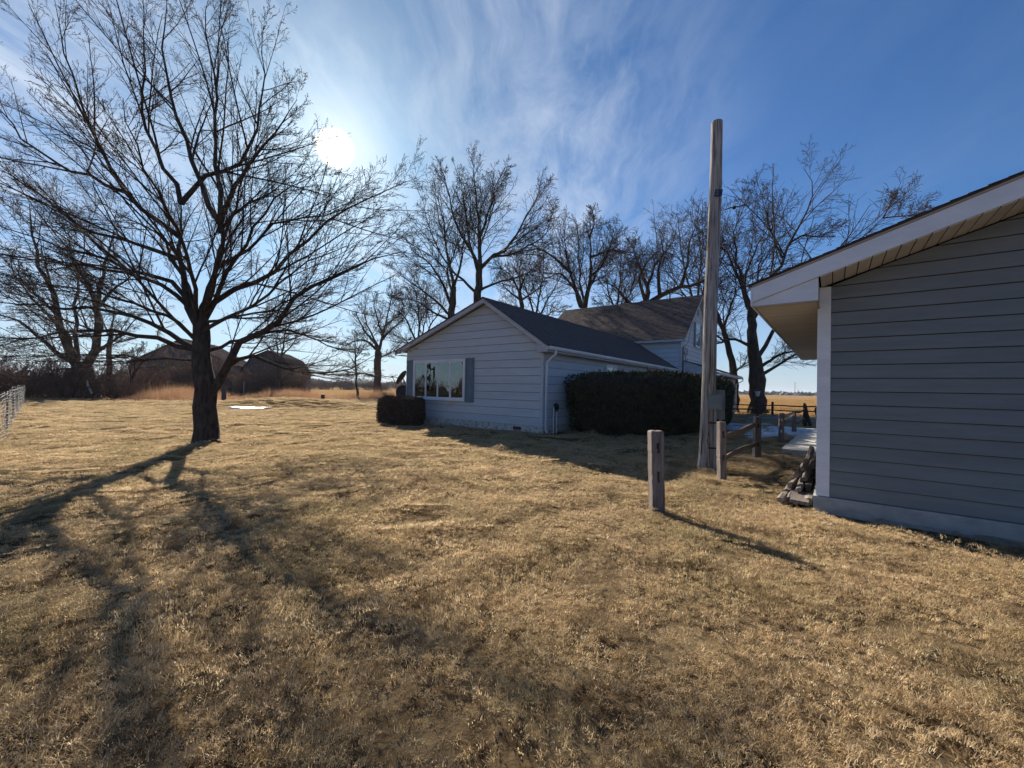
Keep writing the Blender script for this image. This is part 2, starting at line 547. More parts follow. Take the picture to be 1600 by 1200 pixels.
def smooth_path(pts, K, r):
    """Catmull-Rom through pts, K samples, with a slight wander"""
    p = np.array(pts, float)
    if len(p) < 3:
        p = np.vstack([p[0], (p[0] + p[-1]) / 2, p[-1]])
    q = np.vstack([2 * p[0] - p[1], p, 2 * p[-1] - p[-2]])
    seg = np.linalg.norm(np.diff(p, axis=0), axis=1)
    cum = np.r_[0, np.cumsum(seg)]
    out = []
    for s in np.linspace(0, cum[-1], K):
        i = min(len(seg) - 1, int(np.searchsorted(cum, s, 'right') - 1))
        t = (s - cum[i]) / max(seg[i], 1e-6)
        a, b, c, d = q[i], q[i + 1], q[i + 2], q[i + 3]
        out.append(0.5 * ((2 * b) + (-a + c) * t + (2 * a - 5 * b + 4 * c - d) * t * t + (-a + 3 * b - 3 * c + d) * t ** 3))
    out = np.array(out)
    w = r.normal(0, 0.006 * cum[-1], out.shape)
    w[0] = 0
    return out + w, cum[-1]


def children(P, R, m, r, lf, ang, up, K, rf=0.62, t0=0.18, wig=0.07, out=0.0, minlen=0.0, rmin=0.003, tpow=1.0, slim=0.0075):
    """spawn m children on each of N parents"""
    Nn, Kp, _ = P.shape
    Lp = np.linalg.norm(np.diff(P, axis=1), axis=2).sum(1)
    t = t0 + (1 - t0) * ((np.arange(m)[None, :] + r.uniform(0.1, 0.9, (Nn, m))) / m) ** tpow
    t = np.clip(t, 0, 0.985)
    x = t * (Kp - 1)
    i = np.clip(x.astype(int), 0, Kp - 2)
    f = (x - i)[..., None]
    n_ = np.arange(Nn)[:, None]
    B = P[n_, i] * (1 - f) + P[n_, i + 1] * f
    Rb = R[n_, i] * (1 - f[..., 0]) + R[n_, i + 1] * f[..., 0]
    T = P[n_, i + 1] - P[n_, i]
    T /= np.linalg.norm(T, axis=-1, keepdims=True) + 1e-9
    rv = r.normal(size=T.shape)
    side = np.cross(T, rv)
    side /= np.linalg.norm(side, axis=-1, keepdims=True) + 1e-9
    a = np.radians(r.normal(ang, 9, (Nn, m)))[..., None]
    D = np.cos(a) * T + np.sin(a) * side
    D[..., 2] = np.maximum(D[..., 2], -0.22) + up
    D /= np.linalg.norm(D, axis=-1, keepdims=True)
    Lc = (Lp[:, None] * lf * (1.14 - 0.80 * t) * r.uniform(0.6, 1.3, (Nn, m)))
    Lc = np.maximum(Lc, minlen)
    pts = [B]
    d = D.copy()
    for k in range(K - 1):
        d = d + r.normal(0, wig, d.shape)
        d[..., 2] += up * 0.35
        d /= np.linalg.norm(d, axis=-1, keepdims=True)
        pts.append(pts[-1] + d * (Lc / (K - 1))[..., None])
    Q = np.stack(pts, axis=2).reshape(Nn * m, K, 3)
    r0 = np.maximum(np.minimum(Rb * rf, slim * Lc + rmin), rmin * 1.1).reshape(-1, 1)
    tt = np.linspace(0, 1, K)[None]
    RR = np.maximum(r0 * (1 - 0.72 * tt), rmin)
    return Q, RR


TREES = {
 'shade': dict(base=[-8.12,11.0],trunk=[[0.0,0.0,-0.08,0.325],[-0.04,0.0,0.29,0.281],[-0.09,0.0,0.89,0.266],[-0.15,0.0,1.58,0.251],[-0.21,0.0,2.09,0.222],[-0.23,0.0,2.52,0.2],[-0.26,0.0,2.95,0.192],[-0.26,0.0,3.21,0.177]],limbs=[
  (0.131,[[-0.26,0.0,3.04],[-0.55,0.02,3.47],[-0.7,0.05,3.99],[-0.89,0.09,4.69],[-1.01,0.12,5.4],[-1.01,0.15,5.94],[-1.06,0.18,6.69]]),
  (0.066,[[-1.05,0.17,6.52],[-1.24,0.24,7.04],[-1.61,0.3,7.41],[-2.02,0.38,8.07],[-2.3,0.45,8.64],[-2.66,0.62,10.2],[-2.73,0.75,11.41],[-2.97,0.93,13.06]]),
  (0.073,[[-1.05,0.17,6.52],[-0.37,0.1,7.16],[0.46,0.03,7.5],[0.98,-0.04,8.1],[1.23,-0.11,8.86],[1.35,-0.17,9.58],[1.36,-0.3,10.92]]),
  (0.131,[[-0.26,0.0,3.12],[-0.08,-0.04,3.9],[0.12,-0.07,4.44],[0.26,-0.12,5.34],[0.3,-0.14,5.85]]),
  (0.08,[[0.3,-0.14,5.82],[-0.15,-0.06,6.54],[-0.63,0.03,7.42],[-1.07,0.14,8.49],[-1.57,0.27,9.83],[-1.88,0.42,11.4],[-1.9,0.56,13.02]]),
  (0.08,[[0.26,-0.13,5.88],[0.68,-0.26,6.72],[1.25,-0.38,7.52],[1.9,-0.5,8.11],[2.25,-0.57,8.52],[2.49,-0.63,8.9]]),
  (0.073,[[0.28,-0.13,5.63],[0.24,-0.06,6.45],[-0.09,0.05,7.91],[-0.14,0.18,9.6],[-0.56,0.31,11.33],[-0.58,0.42,12.71]]),
  (0.073,[[-1.01,0.13,5.58],[-1.53,0.01,5.91],[-2.1,-0.13,6.47],[-2.63,-0.3,7.34],[-3.02,-0.51,8.45],[-3.31,-0.82,10.08],[-3.37,-1.0,11.02]]),
  (0.051,[[-2.2,-0.16,6.63],[-3.35,-0.04,7.11],[-4.36,0.08,7.47],[-5.43,0.21,8.19],[-6.56,0.37,9.28],[-7.91,0.54,10.3]]),
  (0.058,[[-0.93,0.1,4.95],[-1.72,0.02,5.23],[-2.66,-0.07,5.47],[-3.59,-0.16,5.81],[-4.12,-0.23,6.28],[-5.24,-0.36,7.01],[-6.27,-0.47,7.36]]),
  (0.066,[[-0.65,0.04,3.82],[-1.75,0.22,4.53],[-3.09,0.42,4.88],[-4.26,0.59,5.22],[-5.53,0.76,5.6],[-6.93,0.95,6.1],[-8.09,1.11,6.56]]),
  (0.066,[[-0.6,0.03,3.63],[-0.95,-0.06,3.95],[-1.48,-0.19,4.32],[-1.98,-0.29,4.47],[-2.94,-0.5,4.56],[-3.98,-0.73,4.63],[-5.09,-0.99,4.6]]),
  (0.058,[[-0.24,0.0,2.65],[-1.0,0.06,3.15],[-1.17,0.09,3.52],[-1.8,0.15,3.99],[-2.24,0.2,4.47],[-3.09,0.28,5.06],[-4.13,0.39,6.16],[-4.98,0.49,7.09]]),
  (0.08,[[-0.23,0.0,2.44],[-1.0,-0.1,2.91],[-1.48,-0.18,3.16],[-2.0,-0.26,3.36],[-3.03,-0.41,3.51],[-4.01,-0.56,3.49],[-5.36,-0.78,3.55]]),
  (0.08,[[-0.34,-0.01,2.51],[-1.2,0.08,2.69],[-1.93,0.17,2.86],[-2.46,0.23,2.93],[-4.05,0.4,3.03],[-5.68,0.58,2.75],[-7.14,0.73,2.46]]),
  (0.037,[[-0.22,0.0,2.22],[-1.24,-0.07,2.22],[-2.08,-0.15,2.3],[-3.61,-0.29,2.31],[-4.66,-0.4,2.15],[-5.38,-0.47,1.88]]),
  (0.088,[[-0.24,-0.0,3.22],[-0.02,0.07,3.8],[0.48,0.13,4.17],[1.17,0.22,4.49],[1.69,0.29,4.89],[2.0,0.34,5.3],[2.99,0.48,6.24],[4.01,0.6,6.95],[4.99,0.71,7.48]]),
  (0.073,[[-0.2,-0.01,3.37],[0.33,-0.15,4.22],[0.86,-0.29,4.96],[1.4,-0.43,5.75],[2.04,-0.57,6.45],[2.66,-0.68,6.74],[3.18,-0.76,6.98]]),
  (0.124,[[-0.11,0.0,1.14],[0.23,-0.03,1.63],[0.45,-0.06,1.96],[0.79,-0.1,2.53],[1.07,-0.12,2.84],[1.63,-0.16,3.03],[1.99,-0.2,3.53],[2.34,-0.23,3.93],[3.03,-0.28,4.32],[4.05,-0.35,4.66],[5.15,-0.43,5.07]]),
  (0.051,[[1.07,-0.12,2.84],[1.51,-0.05,3.01],[2.03,0.02,3.07],[2.65,0.1,2.91],[3.27,0.19,2.62],[3.83,0.26,2.58]]),
  (0.073,[[0.19,-0.03,1.57],[0.42,0.02,2.07],[0.82,0.06,2.29],[1.15,0.09,2.37],[1.82,0.15,2.09],[2.66,0.22,1.95],[3.46,0.29,2.0],[3.93,0.33,2.19],[4.35,0.38,2.52]]),
  (0.058,[[-0.23,0.0,2.43],[0.24,0.05,2.62],[0.5,0.09,2.77],[1.02,0.16,2.86],[1.74,0.27,3.29],[2.4,0.36,3.41]]),
  (0.044,[[-0.22,0.0,3.26],[0.29,-0.05,3.33],[0.81,-0.11,3.43],[1.54,-0.2,3.52],[2.21,-0.29,3.8],[3.09,-0.42,4.29],[3.79,-0.51,4.52]]),
  (0.066,[[-0.18,-0.02,3.46],[0.44,-0.55,4.21],[1.11,-1.18,4.98],[2.03,-2.03,5.83],[2.95,-3.06,6.61]]),
  (0.066,[[-0.4,0.01,3.25],[0.05,-0.76,4.3],[0.31,-1.68,5.22],[0.65,-2.89,6.01],[1.33,-4.03,6.5]]),
  (0.066,[[-0.18,-0.02,3.46],[-0.42,0.5,4.47],[-0.45,1.27,6.02],[-0.12,1.92,7.29],[0.22,2.35,8.13]]),
  (0.066,[[-0.38,-0.03,3.3],[-1.24,0.62,4.48],[-2.72,1.43,6.04],[-4.27,2.02,6.85],[-5.87,2.56,7.48]]),
  (0.058,[[-0.37,0.01,2.73],[-0.59,-0.53,3.2],[-0.97,-1.36,3.51],[-1.23,-2.25,3.58],[-1.29,-3.12,3.49]]),
  (0.058,[[-0.26,0.0,2.94],[1.04,-0.53,3.4],[2.4,-1.21,3.91],[3.84,-2.02,4.45],[4.9,-2.61,4.54]]),
  (0.051,[[0.27,-0.12,5.74],[0.67,0.04,6.33],[1.18,0.19,6.76],[1.63,0.32,7.19],[2.0,0.45,7.78]]),
  (0.051,[[0.16,-0.08,4.69],[0.85,0.12,5.29],[1.41,0.32,6.09],[2.54,0.57,6.39],[3.54,0.81,6.92],[4.22,0.97,7.39]]),
 ]),
 'oak': dict(base=[19.83,33.0],trunk=[[0.0,0.0,-0.08,0.789],[-0.01,0.0,0.57,0.603],[-0.08,0.0,1.85,0.51],[-0.03,0.0,2.63,0.626],[-0.15,0.0,3.4,0.51],[-0.31,0.0,4.43,0.464],[-0.49,0.0,6.34,0.348],[-0.56,0.0,8.2,0.302]],limbs=[
  (0.19,[[-0.55,0.0,8.05],[-0.9,0.06,8.93],[-1.44,0.14,10.14],[-2.27,0.3,12.78],[-3.29,0.38,13.68],[-4.82,0.5,14.91]]),
  (0.148,[[-0.92,0.06,8.97],[-1.98,-0.36,12.2],[-2.45,-0.61,14.15],[-1.94,-0.85,15.94],[-1.33,-1.06,17.37]]),
  (0.211,[[-0.53,0.0,7.52],[0.32,0.2,9.14],[1.35,0.45,11.16],[3.17,0.87,14.51],[4.4,1.14,16.79],[5.28,1.42,19.27],[4.59,1.61,20.83]]),
  (0.106,[[2.86,0.8,13.93],[3.82,0.52,14.67],[4.93,0.29,14.45],[6.62,-0.13,15.33]]),
  (0.106,[[2.24,0.65,12.79],[1.45,1.09,15.53],[1.14,1.47,17.82],[0.76,1.77,19.57]]),
  (0.19,[[-0.27,0.0,4.15],[0.4,-0.17,5.46],[0.9,-0.33,6.63],[2.79,-0.73,8.99],[4.75,-1.23,12.27],[6.91,-1.6,13.82],[8.15,-1.85,15.08],[9.29,-2.09,16.22]]),
  (0.063,[[8.3,-1.88,15.23],[8.96,-1.72,16.35],[9.26,-1.62,17.29]]),
  (0.063,[[8.24,-1.87,15.17],[10.67,-1.67,15.51],[12.71,-1.45,16.16]]),
  (0.169,[[-0.16,0.0,3.48],[1.65,0.32,4.65],[3.65,0.65,5.24],[5.04,0.92,6.19]]),
  (0.169,[[-0.06,0.0,2.85],[1.33,-0.19,3.78],[3.17,-0.47,4.97],[4.87,-0.7,5.23]]),
  (0.169,[[-0.38,0.0,5.21],[-2.09,-0.2,5.92],[-3.56,-0.37,5.52],[-4.91,-0.53,5.68]]),
  (0.148,[[-0.52,0.0,7.54],[0.59,1.55,10.53],[2.06,3.13,13.79],[3.26,4.68,17.29]]),
  (0.148,[[-0.52,0.0,7.54],[-2.18,-1.89,10.11],[-2.41,-3.84,12.35],[-2.22,-5.65,13.86]]),
 ]),
 'oak_b': dict(base=[18.63,34.5],trunk=[[0.0,0.0,-0.08,0.437],[0.09,0.0,1.29,0.34],[0.13,0.0,2.37,0.315],[0.01,0.0,3.28,0.291],[-0.45,0.0,5.6,0.218],[-0.9,0.0,6.94,0.194],[-1.34,0.0,8.02,0.17]],limbs=[
  (0.133,[[-1.01,0.0,7.21],[-1.47,0.2,8.87],[-2.1,0.42,10.54],[-2.86,0.58,11.67]]),
  (0.133,[[-0.9,0.0,6.94],[-0.4,-0.24,8.8],[-0.1,-0.44,10.37],[-0.33,-0.63,11.91]]),
  (0.111,[[0.02,0.0,3.18],[0.8,0.06,3.9],[1.8,0.13,4.46]]),
  (0.111,[[-0.45,0.0,5.6],[-1.32,0.23,6.42],[-2.31,0.44,6.98],[-3.02,0.73,8.39]]),
  (0.111,[[-0.63,0.0,6.14],[-0.38,1.04,8.5],[0.41,2.08,11.0]]),
 ]),
 'gnarl': dict(base=[15.26,46.0],trunk=[[0.0,0.0,-0.08,0.712],[-0.07,0.0,5.32,0.615],[-0.28,0.0,9.64,0.55],[-0.45,0.0,11.66,0.485]],limbs=[
  (0.354,[[-0.43,0.0,11.44],[-1.7,0.16,11.23],[-2.75,0.33,12.19],[-3.6,0.49,13.31],[-4.88,0.67,14.07]]),
  (0.324,[[-0.45,0.0,11.44],[-0.08,0.09,12.92],[-0.65,0.2,14.75],[-1.37,0.32,16.59],[-2.09,0.43,18.44]]),
  (0.354,[[-0.41,0.0,11.22],[1.38,-0.27,12.5],[3.07,-0.5,13.19],[5.41,-0.81,13.87],[7.35,-1.15,15.58],[7.86,-1.46,17.95]]),
  (0.265,[[1.14,-0.23,12.33],[1.06,0.13,15.56],[1.64,0.4,17.85],[1.18,0.66,20.15]]),
  (0.236,[[3.23,-0.52,13.24],[3.79,-0.93,15.38],[3.89,-1.45,18.07],[4.7,-1.94,20.37]]),
  (0.236,[[-0.36,0.02,11.82],[0.95,1.78,15.96],[3.82,3.5,19.64],[5.13,4.93,23.39]]),
  (0.236,[[-0.37,0.02,11.78],[-1.51,-1.39,14.28],[-0.56,-2.63,16.0],[0.8,-3.51,16.08]]),
 ]),
 'pollard': dict(base=[7.73,44.0],trunk=[[0.0,0.0,-0.08,0.557],[-0.1,0.0,6.4,0.464],[-0.22,0.0,9.85,0.433]],limbs=[
  (0.338,[[-0.21,0.0,9.51],[0.25,0.15,11.97],[0.52,0.26,13.88],[0.57,0.43,16.79],[0.13,0.6,19.8]]),
  (0.254,[[-0.22,0.0,9.85],[-0.92,-0.26,11.85],[-2.15,-0.51,13.48],[-3.12,-0.64,13.97],[-4.21,-0.79,13.37],[-5.09,-0.9,12.91]]),
  (0.254,[[-0.46,-0.09,10.52],[-1.34,0.26,13.38],[-1.82,0.47,15.18],[-2.04,0.66,16.85],[-2.4,0.93,19.21]]),
  (0.169,[[0.56,0.39,16.07],[1.7,0.55,16.58],[2.91,0.7,17.07],[4.56,0.89,16.89],[5.64,1.06,17.96]]),
  (0.197,[[-1.59,0.37,14.32],[-3.19,0.02,15.56],[-4.6,-0.29,16.46],[-6.31,-0.6,16.46],[-7.66,-0.85,16.08]]),
  (0.169,[[0.52,0.27,13.99],[1.75,0.57,15.17],[2.87,1.04,17.8],[3.29,1.48,20.46]]),
  (0.141,[[0.37,0.51,18.17],[0.85,0.17,19.77],[0.43,-0.12,21.22]]),
  (0.169,[[-0.02,0.06,10.51],[-0.51,1.31,14.34],[-0.37,2.55,18.35],[-0.64,3.54,21.7]]),
  (0.169,[[-0.1,0.27,11.15],[0.76,-1.0,13.67],[1.52,-1.97,15.38],[2.54,-3.01,16.99]]),
 ]),
 'tall': dict(base=[-2.96,33.0],trunk=[[0.0,0.0,-0.08,0.464],[0.09,0.0,4.01,0.394],[0.13,0.0,7.11,0.348],[0.08,0.0,9.44,0.302],[0.2,0.0,11.52,0.255]],limbs=[
  (0.19,[[0.2,0.0,11.52],[0.09,0.14,13.91],[-0.12,0.26,16.05],[-0.39,0.39,18.21],[-0.49,0.5,20.12]]),
  (0.169,[[0.19,0.0,11.26],[1.21,0.18,12.38],[2.23,0.32,13.07],[3.51,0.6,15.21],[4.8,0.89,17.49],[5.59,1.05,18.65]]),
  (0.169,[[0.18,0.0,11.26],[-0.58,-0.2,12.74],[-1.36,-0.38,13.94],[-2.13,-0.65,15.87],[-2.63,-0.93,18.02],[-2.98,-1.05,18.86]]),
  (0.127,[[0.09,0.14,13.85],[0.85,0.59,16.41],[1.32,0.97,18.73],[2.19,1.27,20.36]]),
  (0.127,[[1.17,0.17,12.34],[2.77,-0.11,12.46],[4.28,-0.43,13.2],[5.51,-0.72,14.13],[5.8,-1.05,15.77]]),
  (0.127,[[0.09,0.0,9.18],[-1.67,0.53,10.86],[-3.1,1.02,12.57],[-4.48,1.69,15.5],[-5.08,2.2,17.91]]),
  (0.127,[[0.15,0.0,10.74],[0.16,1.24,13.78],[0.75,2.28,16.39],[0.91,3.53,19.8]]),
  (0.127,[[0.15,0.0,10.74],[-0.48,-1.28,12.87],[-0.85,-2.78,15.19],[-0.88,-3.9,16.75]]),
  (0.127,[[0.08,0.0,9.44],[1.76,0.34,10.34],[3.59,0.67,10.99],[5.44,1.05,12.2]]),
 ]),
 'tall_b': dict(base=[-5.6,36.0],trunk=[[0.0,0.0,-0.08,0.405],[0.15,0.0,4.18,0.354],[0.18,0.0,8.13,0.304],[0.31,0.0,10.4,0.253]],limbs=[
  (0.161,[[0.29,0.0,10.11],[-0.09,0.14,12.41],[-0.44,0.26,14.44],[-0.98,0.43,17.36],[-1.98,0.57,19.72]]),
  (0.161,[[0.21,0.0,8.7],[-0.83,0.29,11.02],[-1.93,0.52,12.67],[-3.26,0.7,13.68],[-4.38,0.91,15.18]]),
  (0.138,[[0.26,0.01,10.28],[1.03,-0.35,13.12],[1.35,-0.63,15.27],[1.17,-0.96,17.9]]),
  (0.138,[[0.18,0.0,7.85],[-1.68,0.42,9.61],[-3.82,0.86,11.11],[-5.7,1.25,12.64]]),
  (0.138,[[0.18,0.0,7.57],[-1.23,-0.26,8.06],[-2.85,-0.63,9.07],[-4.43,-0.94,9.25]]),
  (0.115,[[0.28,0.0,9.83],[-0.35,0.69,12.29],[0.62,1.6,15.53],[1.38,2.32,18.23]]),
 ]),
 'small_back': dict(base=[1.01,42.0],trunk=[[0.0,0.0,-0.08,0.354],[-0.1,0.0,6.07,0.295],[-0.17,0.0,10.02,0.236],[-0.4,0.0,11.66,0.177]],limbs=[
  (0.135,[[-0.35,0.0,11.34],[-1.22,0.22,13.03],[-2.23,0.39,14.05],[-3.25,0.53,14.74]]),
  (0.135,[[-0.4,0.0,11.65],[0.22,-0.21,13.27],[1.37,-0.39,14.22],[2.0,-0.54,15.17]]),
  (0.135,[[-0.4,0.0,11.66],[-0.43,0.35,13.74],[-0.27,0.71,15.87]]),
  (0.135,[[-0.26,0.0,10.68],[-1.87,0.74,12.15],[-2.58,1.27,13.62]]),
  (0.135,[[-0.26,0.0,10.68],[1.08,-0.61,11.54],[2.0,-1.11,12.41]]),
 ]),
 'field_tree': dict(base=[-22.26,68.0],trunk=[[0.0,0.0,-0.08,0.765],[-0.05,0.0,2.0,0.574],[-0.12,0.0,5.19,0.574],[-0.06,0.0,7.32,0.526]],limbs=[
  (0.305,[[-0.07,0.0,7.09],[-0.77,0.11,8.91],[-2.24,0.24,10.5],[-3.63,0.39,12.64],[-4.18,0.55,15.35]]),
  (0.261,[[-0.25,0.03,7.57],[-2.45,0.34,9.23],[-4.68,0.59,8.89],[-6.92,0.91,7.27]]),
  (0.305,[[-0.07,0.0,7.12],[0.62,-0.3,9.53],[0.14,-0.61,12.02],[-0.55,-0.94,14.58],[0.02,-1.27,17.15]]),
  (0.261,[[0.56,-0.27,9.31],[2.11,0.02,11.13],[3.81,0.31,12.82],[5.3,0.63,15.06]]),
  (0.174,[[-0.07,0.0,3.06],[-3.02,0.46,3.77],[-4.62,0.73,3.53],[-6.92,1.12,3.18]]),
  (0.174,[[-0.09,0.0,6.27],[2.29,-0.39,7.33],[4.06,-0.81,8.9],[5.37,-1.06,9.42]]),
  (0.218,[[0.44,-0.22,8.89],[1.09,0.47,12.78],[1.6,1.06,16.16],[1.13,1.64,19.56]]),
  (0.218,[[0.13,-0.09,7.81],[-2.39,1.4,11.76],[-3.43,2.56,15.25],[-3.62,3.52,18.25]]),
  (0.218,[[0.14,-0.09,7.84],[1.44,-1.47,11.4],[4.12,-2.64,13.32],[5.95,-4.09,16.61]]),
 ]),
 'sapling': dict(base=[-21.33,57.0],trunk=[[0.0,0.0,-0.08,0.18],[-0.31,0.0,1.88,0.14],[-0.46,0.0,4.55,0.12],[-0.61,0.0,6.78,0.1]],limbs=[
  (0.073,[[-0.46,0.0,4.55],[-1.57,0.23,6.15],[-2.13,0.41,7.69]]),
  (0.073,[[-0.52,0.0,5.44],[0.35,-0.17,6.51],[1.01,-0.35,7.93]]),
  (0.073,[[-0.59,0.0,6.51],[-0.83,0.25,8.59],[-0.78,0.46,10.42]]),
  (0.073,[[-0.41,0.0,3.66],[-2.05,0.4,4.54],[-3.1,0.71,5.44]]),
 ]),
 'fork': dict(base=[-32.27,57.0],trunk=[[0.0,0.0,-0.08,0.481],[-0.13,0.0,1.23,0.321],[-0.17,0.0,3.01,0.281],[-0.12,0.0,4.53,0.24]],limbs=[
  (0.183,[[-0.13,0.0,4.35],[0.19,0.14,6.6],[0.42,0.27,8.86],[0.64,0.41,11.13]]),
  (0.11,[[-0.14,0.0,1.68],[0.72,0.17,2.77],[1.42,0.31,3.68]]),
  (0.146,[[-0.14,0.0,3.9],[-0.82,-0.23,5.66],[-1.87,-0.49,7.38],[-2.67,-0.68,8.67]]),
  (0.146,[[0.06,0.08,5.69],[1.23,0.42,7.09],[2.15,0.8,8.96]]),
  (0.11,[[-0.13,0.0,4.35],[-1.1,0.81,7.09],[-1.36,1.62,9.93],[-2.28,2.3,12.34]]),
 ]),
 'west': dict(base=[-38.85,37.0],trunk=[[0.0,0.0,-0.08,1.353],[-0.03,0.0,1.02,1.093],[-0.12,0.0,1.89,0.989],[-0.2,0.0,2.76,0.885]],limbs=[
  (0.403,[[-0.17,0.0,2.49],[-0.89,0.07,3.62],[-1.96,0.2,5.53],[-2.87,0.33,7.69],[-3.54,0.45,9.64],[-5.01,0.63,12.44],[-5.9,0.8,15.45],[-6.27,0.94,17.9]]),
  (0.403,[[-0.17,0.0,2.49],[0.83,-0.08,3.64],[1.78,-0.24,6.12],[1.45,-0.37,8.22],[1.3,-0.42,8.96],[0.57,-0.54,10.86],[-0.5,-0.66,12.3],[-0.86,-0.82,14.92]]),
  (0.237,[[1.75,-0.23,6.03],[1.07,0.14,9.36],[1.29,0.43,11.8],[1.56,0.74,14.46],[1.55,1.09,17.61]]),
  (0.261,[[-0.33,0.02,2.74],[-1.49,-0.15,3.59],[-2.62,-0.35,4.53],[-4.72,-0.76,6.71],[-6.31,-1.0,7.21],[-7.7,-1.27,8.42]]),
  (0.19,[[0.6,-0.06,3.38],[1.68,0.31,4.86],[3.04,0.68,6.1],[4.09,1.09,7.98]]),
  (0.213,[[-0.48,0.03,2.98],[-2.7,1.71,6.73],[-4.3,3.38,10.76],[-5.58,5.07,15.12],[-6.8,6.75,19.81]]),
  (0.213,[[-0.45,0.03,2.93],[-0.27,-1.32,5.76],[-0.98,-2.69,7.7],[-1.19,-3.9,9.54],[-0.76,-4.94,11.29]]),
  (0.166,[[-2.79,0.32,7.5],[-3.75,-0.04,8.7],[-4.99,-0.48,10.29],[-5.62,-0.94,12.4]]),
  (0.166,[[1.28,0.03,8.33],[2.11,0.4,9.85],[3.44,0.8,11.45],[4.23,1.18,13.37]]),
 ]),
 'west_b': dict(base=[-41.22,42.0],trunk=[[0.0,0.0,-0.08,0.266],[-0.15,0.0,2.64,0.236],[-0.15,0.0,4.94,0.207],[-0.01,0.0,6.92,0.177]],limbs=[
  (0.108,[[-0.08,0.0,5.93],[-1.22,0.25,7.92],[-2.15,0.47,9.61]]),
  (0.108,[[-0.13,0.0,5.27],[1.27,-0.24,6.9],[2.41,-0.47,8.52]]),
  (0.108,[[-0.01,0.0,6.92],[-0.16,0.36,8.96],[-0.77,0.71,11.03]]),
  (0.081,[[-0.15,0.0,3.95],[0.82,0.31,4.33],[2.07,0.73,5.05]]),
 ]),
 'west_c': dict(base=[-38.65,41.0],trunk=[[0.0,0.0,-0.08,0.231],[0.35,0.0,1.37,0.173],[0.89,0.0,2.54,0.144]],limbs=[
  (0.105,[[0.79,0.0,2.33],[1.3,0.16,3.45],[2.28,0.33,4.32],[3.21,0.5,5.33]]),
  (0.079,[[0.58,0.0,1.87],[0.33,-0.17,3.28],[-0.18,-0.35,4.54]]),
  (0.079,[[0.89,0.0,2.54],[0.68,0.25,3.96],[1.18,0.58,5.62]]),
  (0.079,[[1.09,0.1,3.0],[2.48,0.39,3.22],[3.69,0.65,3.07]]),
 ]),
 'fill_a': dict(base=[-11.29,50.0],trunk=[[0.0,0.0,-0.08,0.352],[-0.07,0.0,3.55,0.281],[-0.22,0.0,6.68,0.246]],limbs=[
  (0.16,[[-0.2,0.0,6.29],[-1.45,0.35,9.06],[-3.18,0.69,11.47],[-4.48,0.93,13.09]]),
  (0.16,[[-0.22,0.0,6.68],[-0.12,-0.38,9.75],[-0.49,-0.75,12.78],[-0.85,-1.04,15.01]]),
  (0.16,[[-0.2,0.0,6.29],[1.07,0.36,9.11],[2.38,0.69,11.57],[3.07,0.99,14.05]]),
  (0.128,[[-0.18,0.0,5.9],[-2.31,0.73,7.51],[-4.94,1.47,8.36]]),
  (0.128,[[-0.18,0.0,5.9],[1.53,-0.59,7.04],[2.75,-1.08,8.15]]),
  (0.128,[[-0.2,0.0,6.29],[0.2,1.74,10.12],[0.13,3.62,14.64]]),
 ]),
 'fill_b': dict(base=[2.88,52.0],trunk=[[0.0,0.0,-0.08,0.439],[-0.09,0.0,5.53,0.366],[-0.1,0.0,10.42,0.293]],limbs=[
  (0.167,[[-0.1,0.0,10.01],[-1.04,0.45,13.77],[-2.33,0.87,17.17],[-3.21,1.18,19.76]]),
  (0.167,[[-0.1,0.0,10.42],[0.53,-0.5,14.39],[0.84,-0.89,17.52],[0.61,-1.23,20.21]]),
  (0.167,[[-0.1,0.0,9.61],[1.46,0.65,13.04],[2.87,1.15,15.68],[3.97,1.63,18.36]]),
  (0.133,[[-0.1,0.0,8.79],[-2.22,1.14,11.41],[-4.35,2.08,13.24]]),
  (0.133,[[-0.1,0.0,9.62],[1.74,-1.07,11.08],[3.23,-1.83,11.75]]),
 ]),
 'fill_c': dict(base=[24.78,55.0],trunk=[[0.0,0.0,-0.08,0.541],[-0.09,0.0,7.89,0.425],[-0.16,0.0,13.07,0.348]],limbs=[
  (0.211,[[-0.15,0.0,12.63],[-1.13,0.48,16.63],[-1.84,1.01,21.17],[-2.15,1.48,25.33]]),
  (0.211,[[-0.16,0.0,13.07],[0.08,-0.62,18.08],[0.05,-1.14,22.17],[-0.47,-1.6,25.77]]),
  (0.176,[[-0.15,0.0,12.2],[2.04,0.71,15.88],[3.7,1.51,20.55],[4.48,2.29,25.34]]),
  (0.176,[[-0.15,0.0,12.2],[-1.21,1.26,15.07],[-2.92,2.67,18.08],[-3.88,3.88,21.18]]),
  (0.176,[[-0.15,0.0,12.2],[-0.04,-1.86,16.04],[-0.17,-4.06,20.27],[-0.64,-5.88,23.48]]),
 ]),
 'fill_d': dict(base=[13.19,52.0],trunk=[[0.0,0.0,-0.08,0.439],[-0.11,0.0,7.36,0.366],[-0.09,0.0,11.43,0.293]],limbs=[
  (0.167,[[-0.09,0.0,11.02],[-0.94,0.36,13.95],[-1.48,0.71,16.92],[-1.71,1.0,19.5]]),
  (0.167,[[-0.09,0.0,11.43],[0.13,-0.49,15.39],[0.14,-0.88,18.51],[-0.32,-1.22,21.19]]),
  (0.167,[[-0.09,0.0,10.62],[1.41,0.5,13.2],[2.51,1.05,16.26],[3.13,1.56,19.36]]),
  (0.133,[[-0.09,0.0,10.62],[-1.36,0.92,12.41],[-2.5,1.53,13.35]]),
  (0.133,[[-0.09,0.0,10.62],[0.47,-1.43,13.56],[0.81,-2.83,16.34]]),
 ]),
}



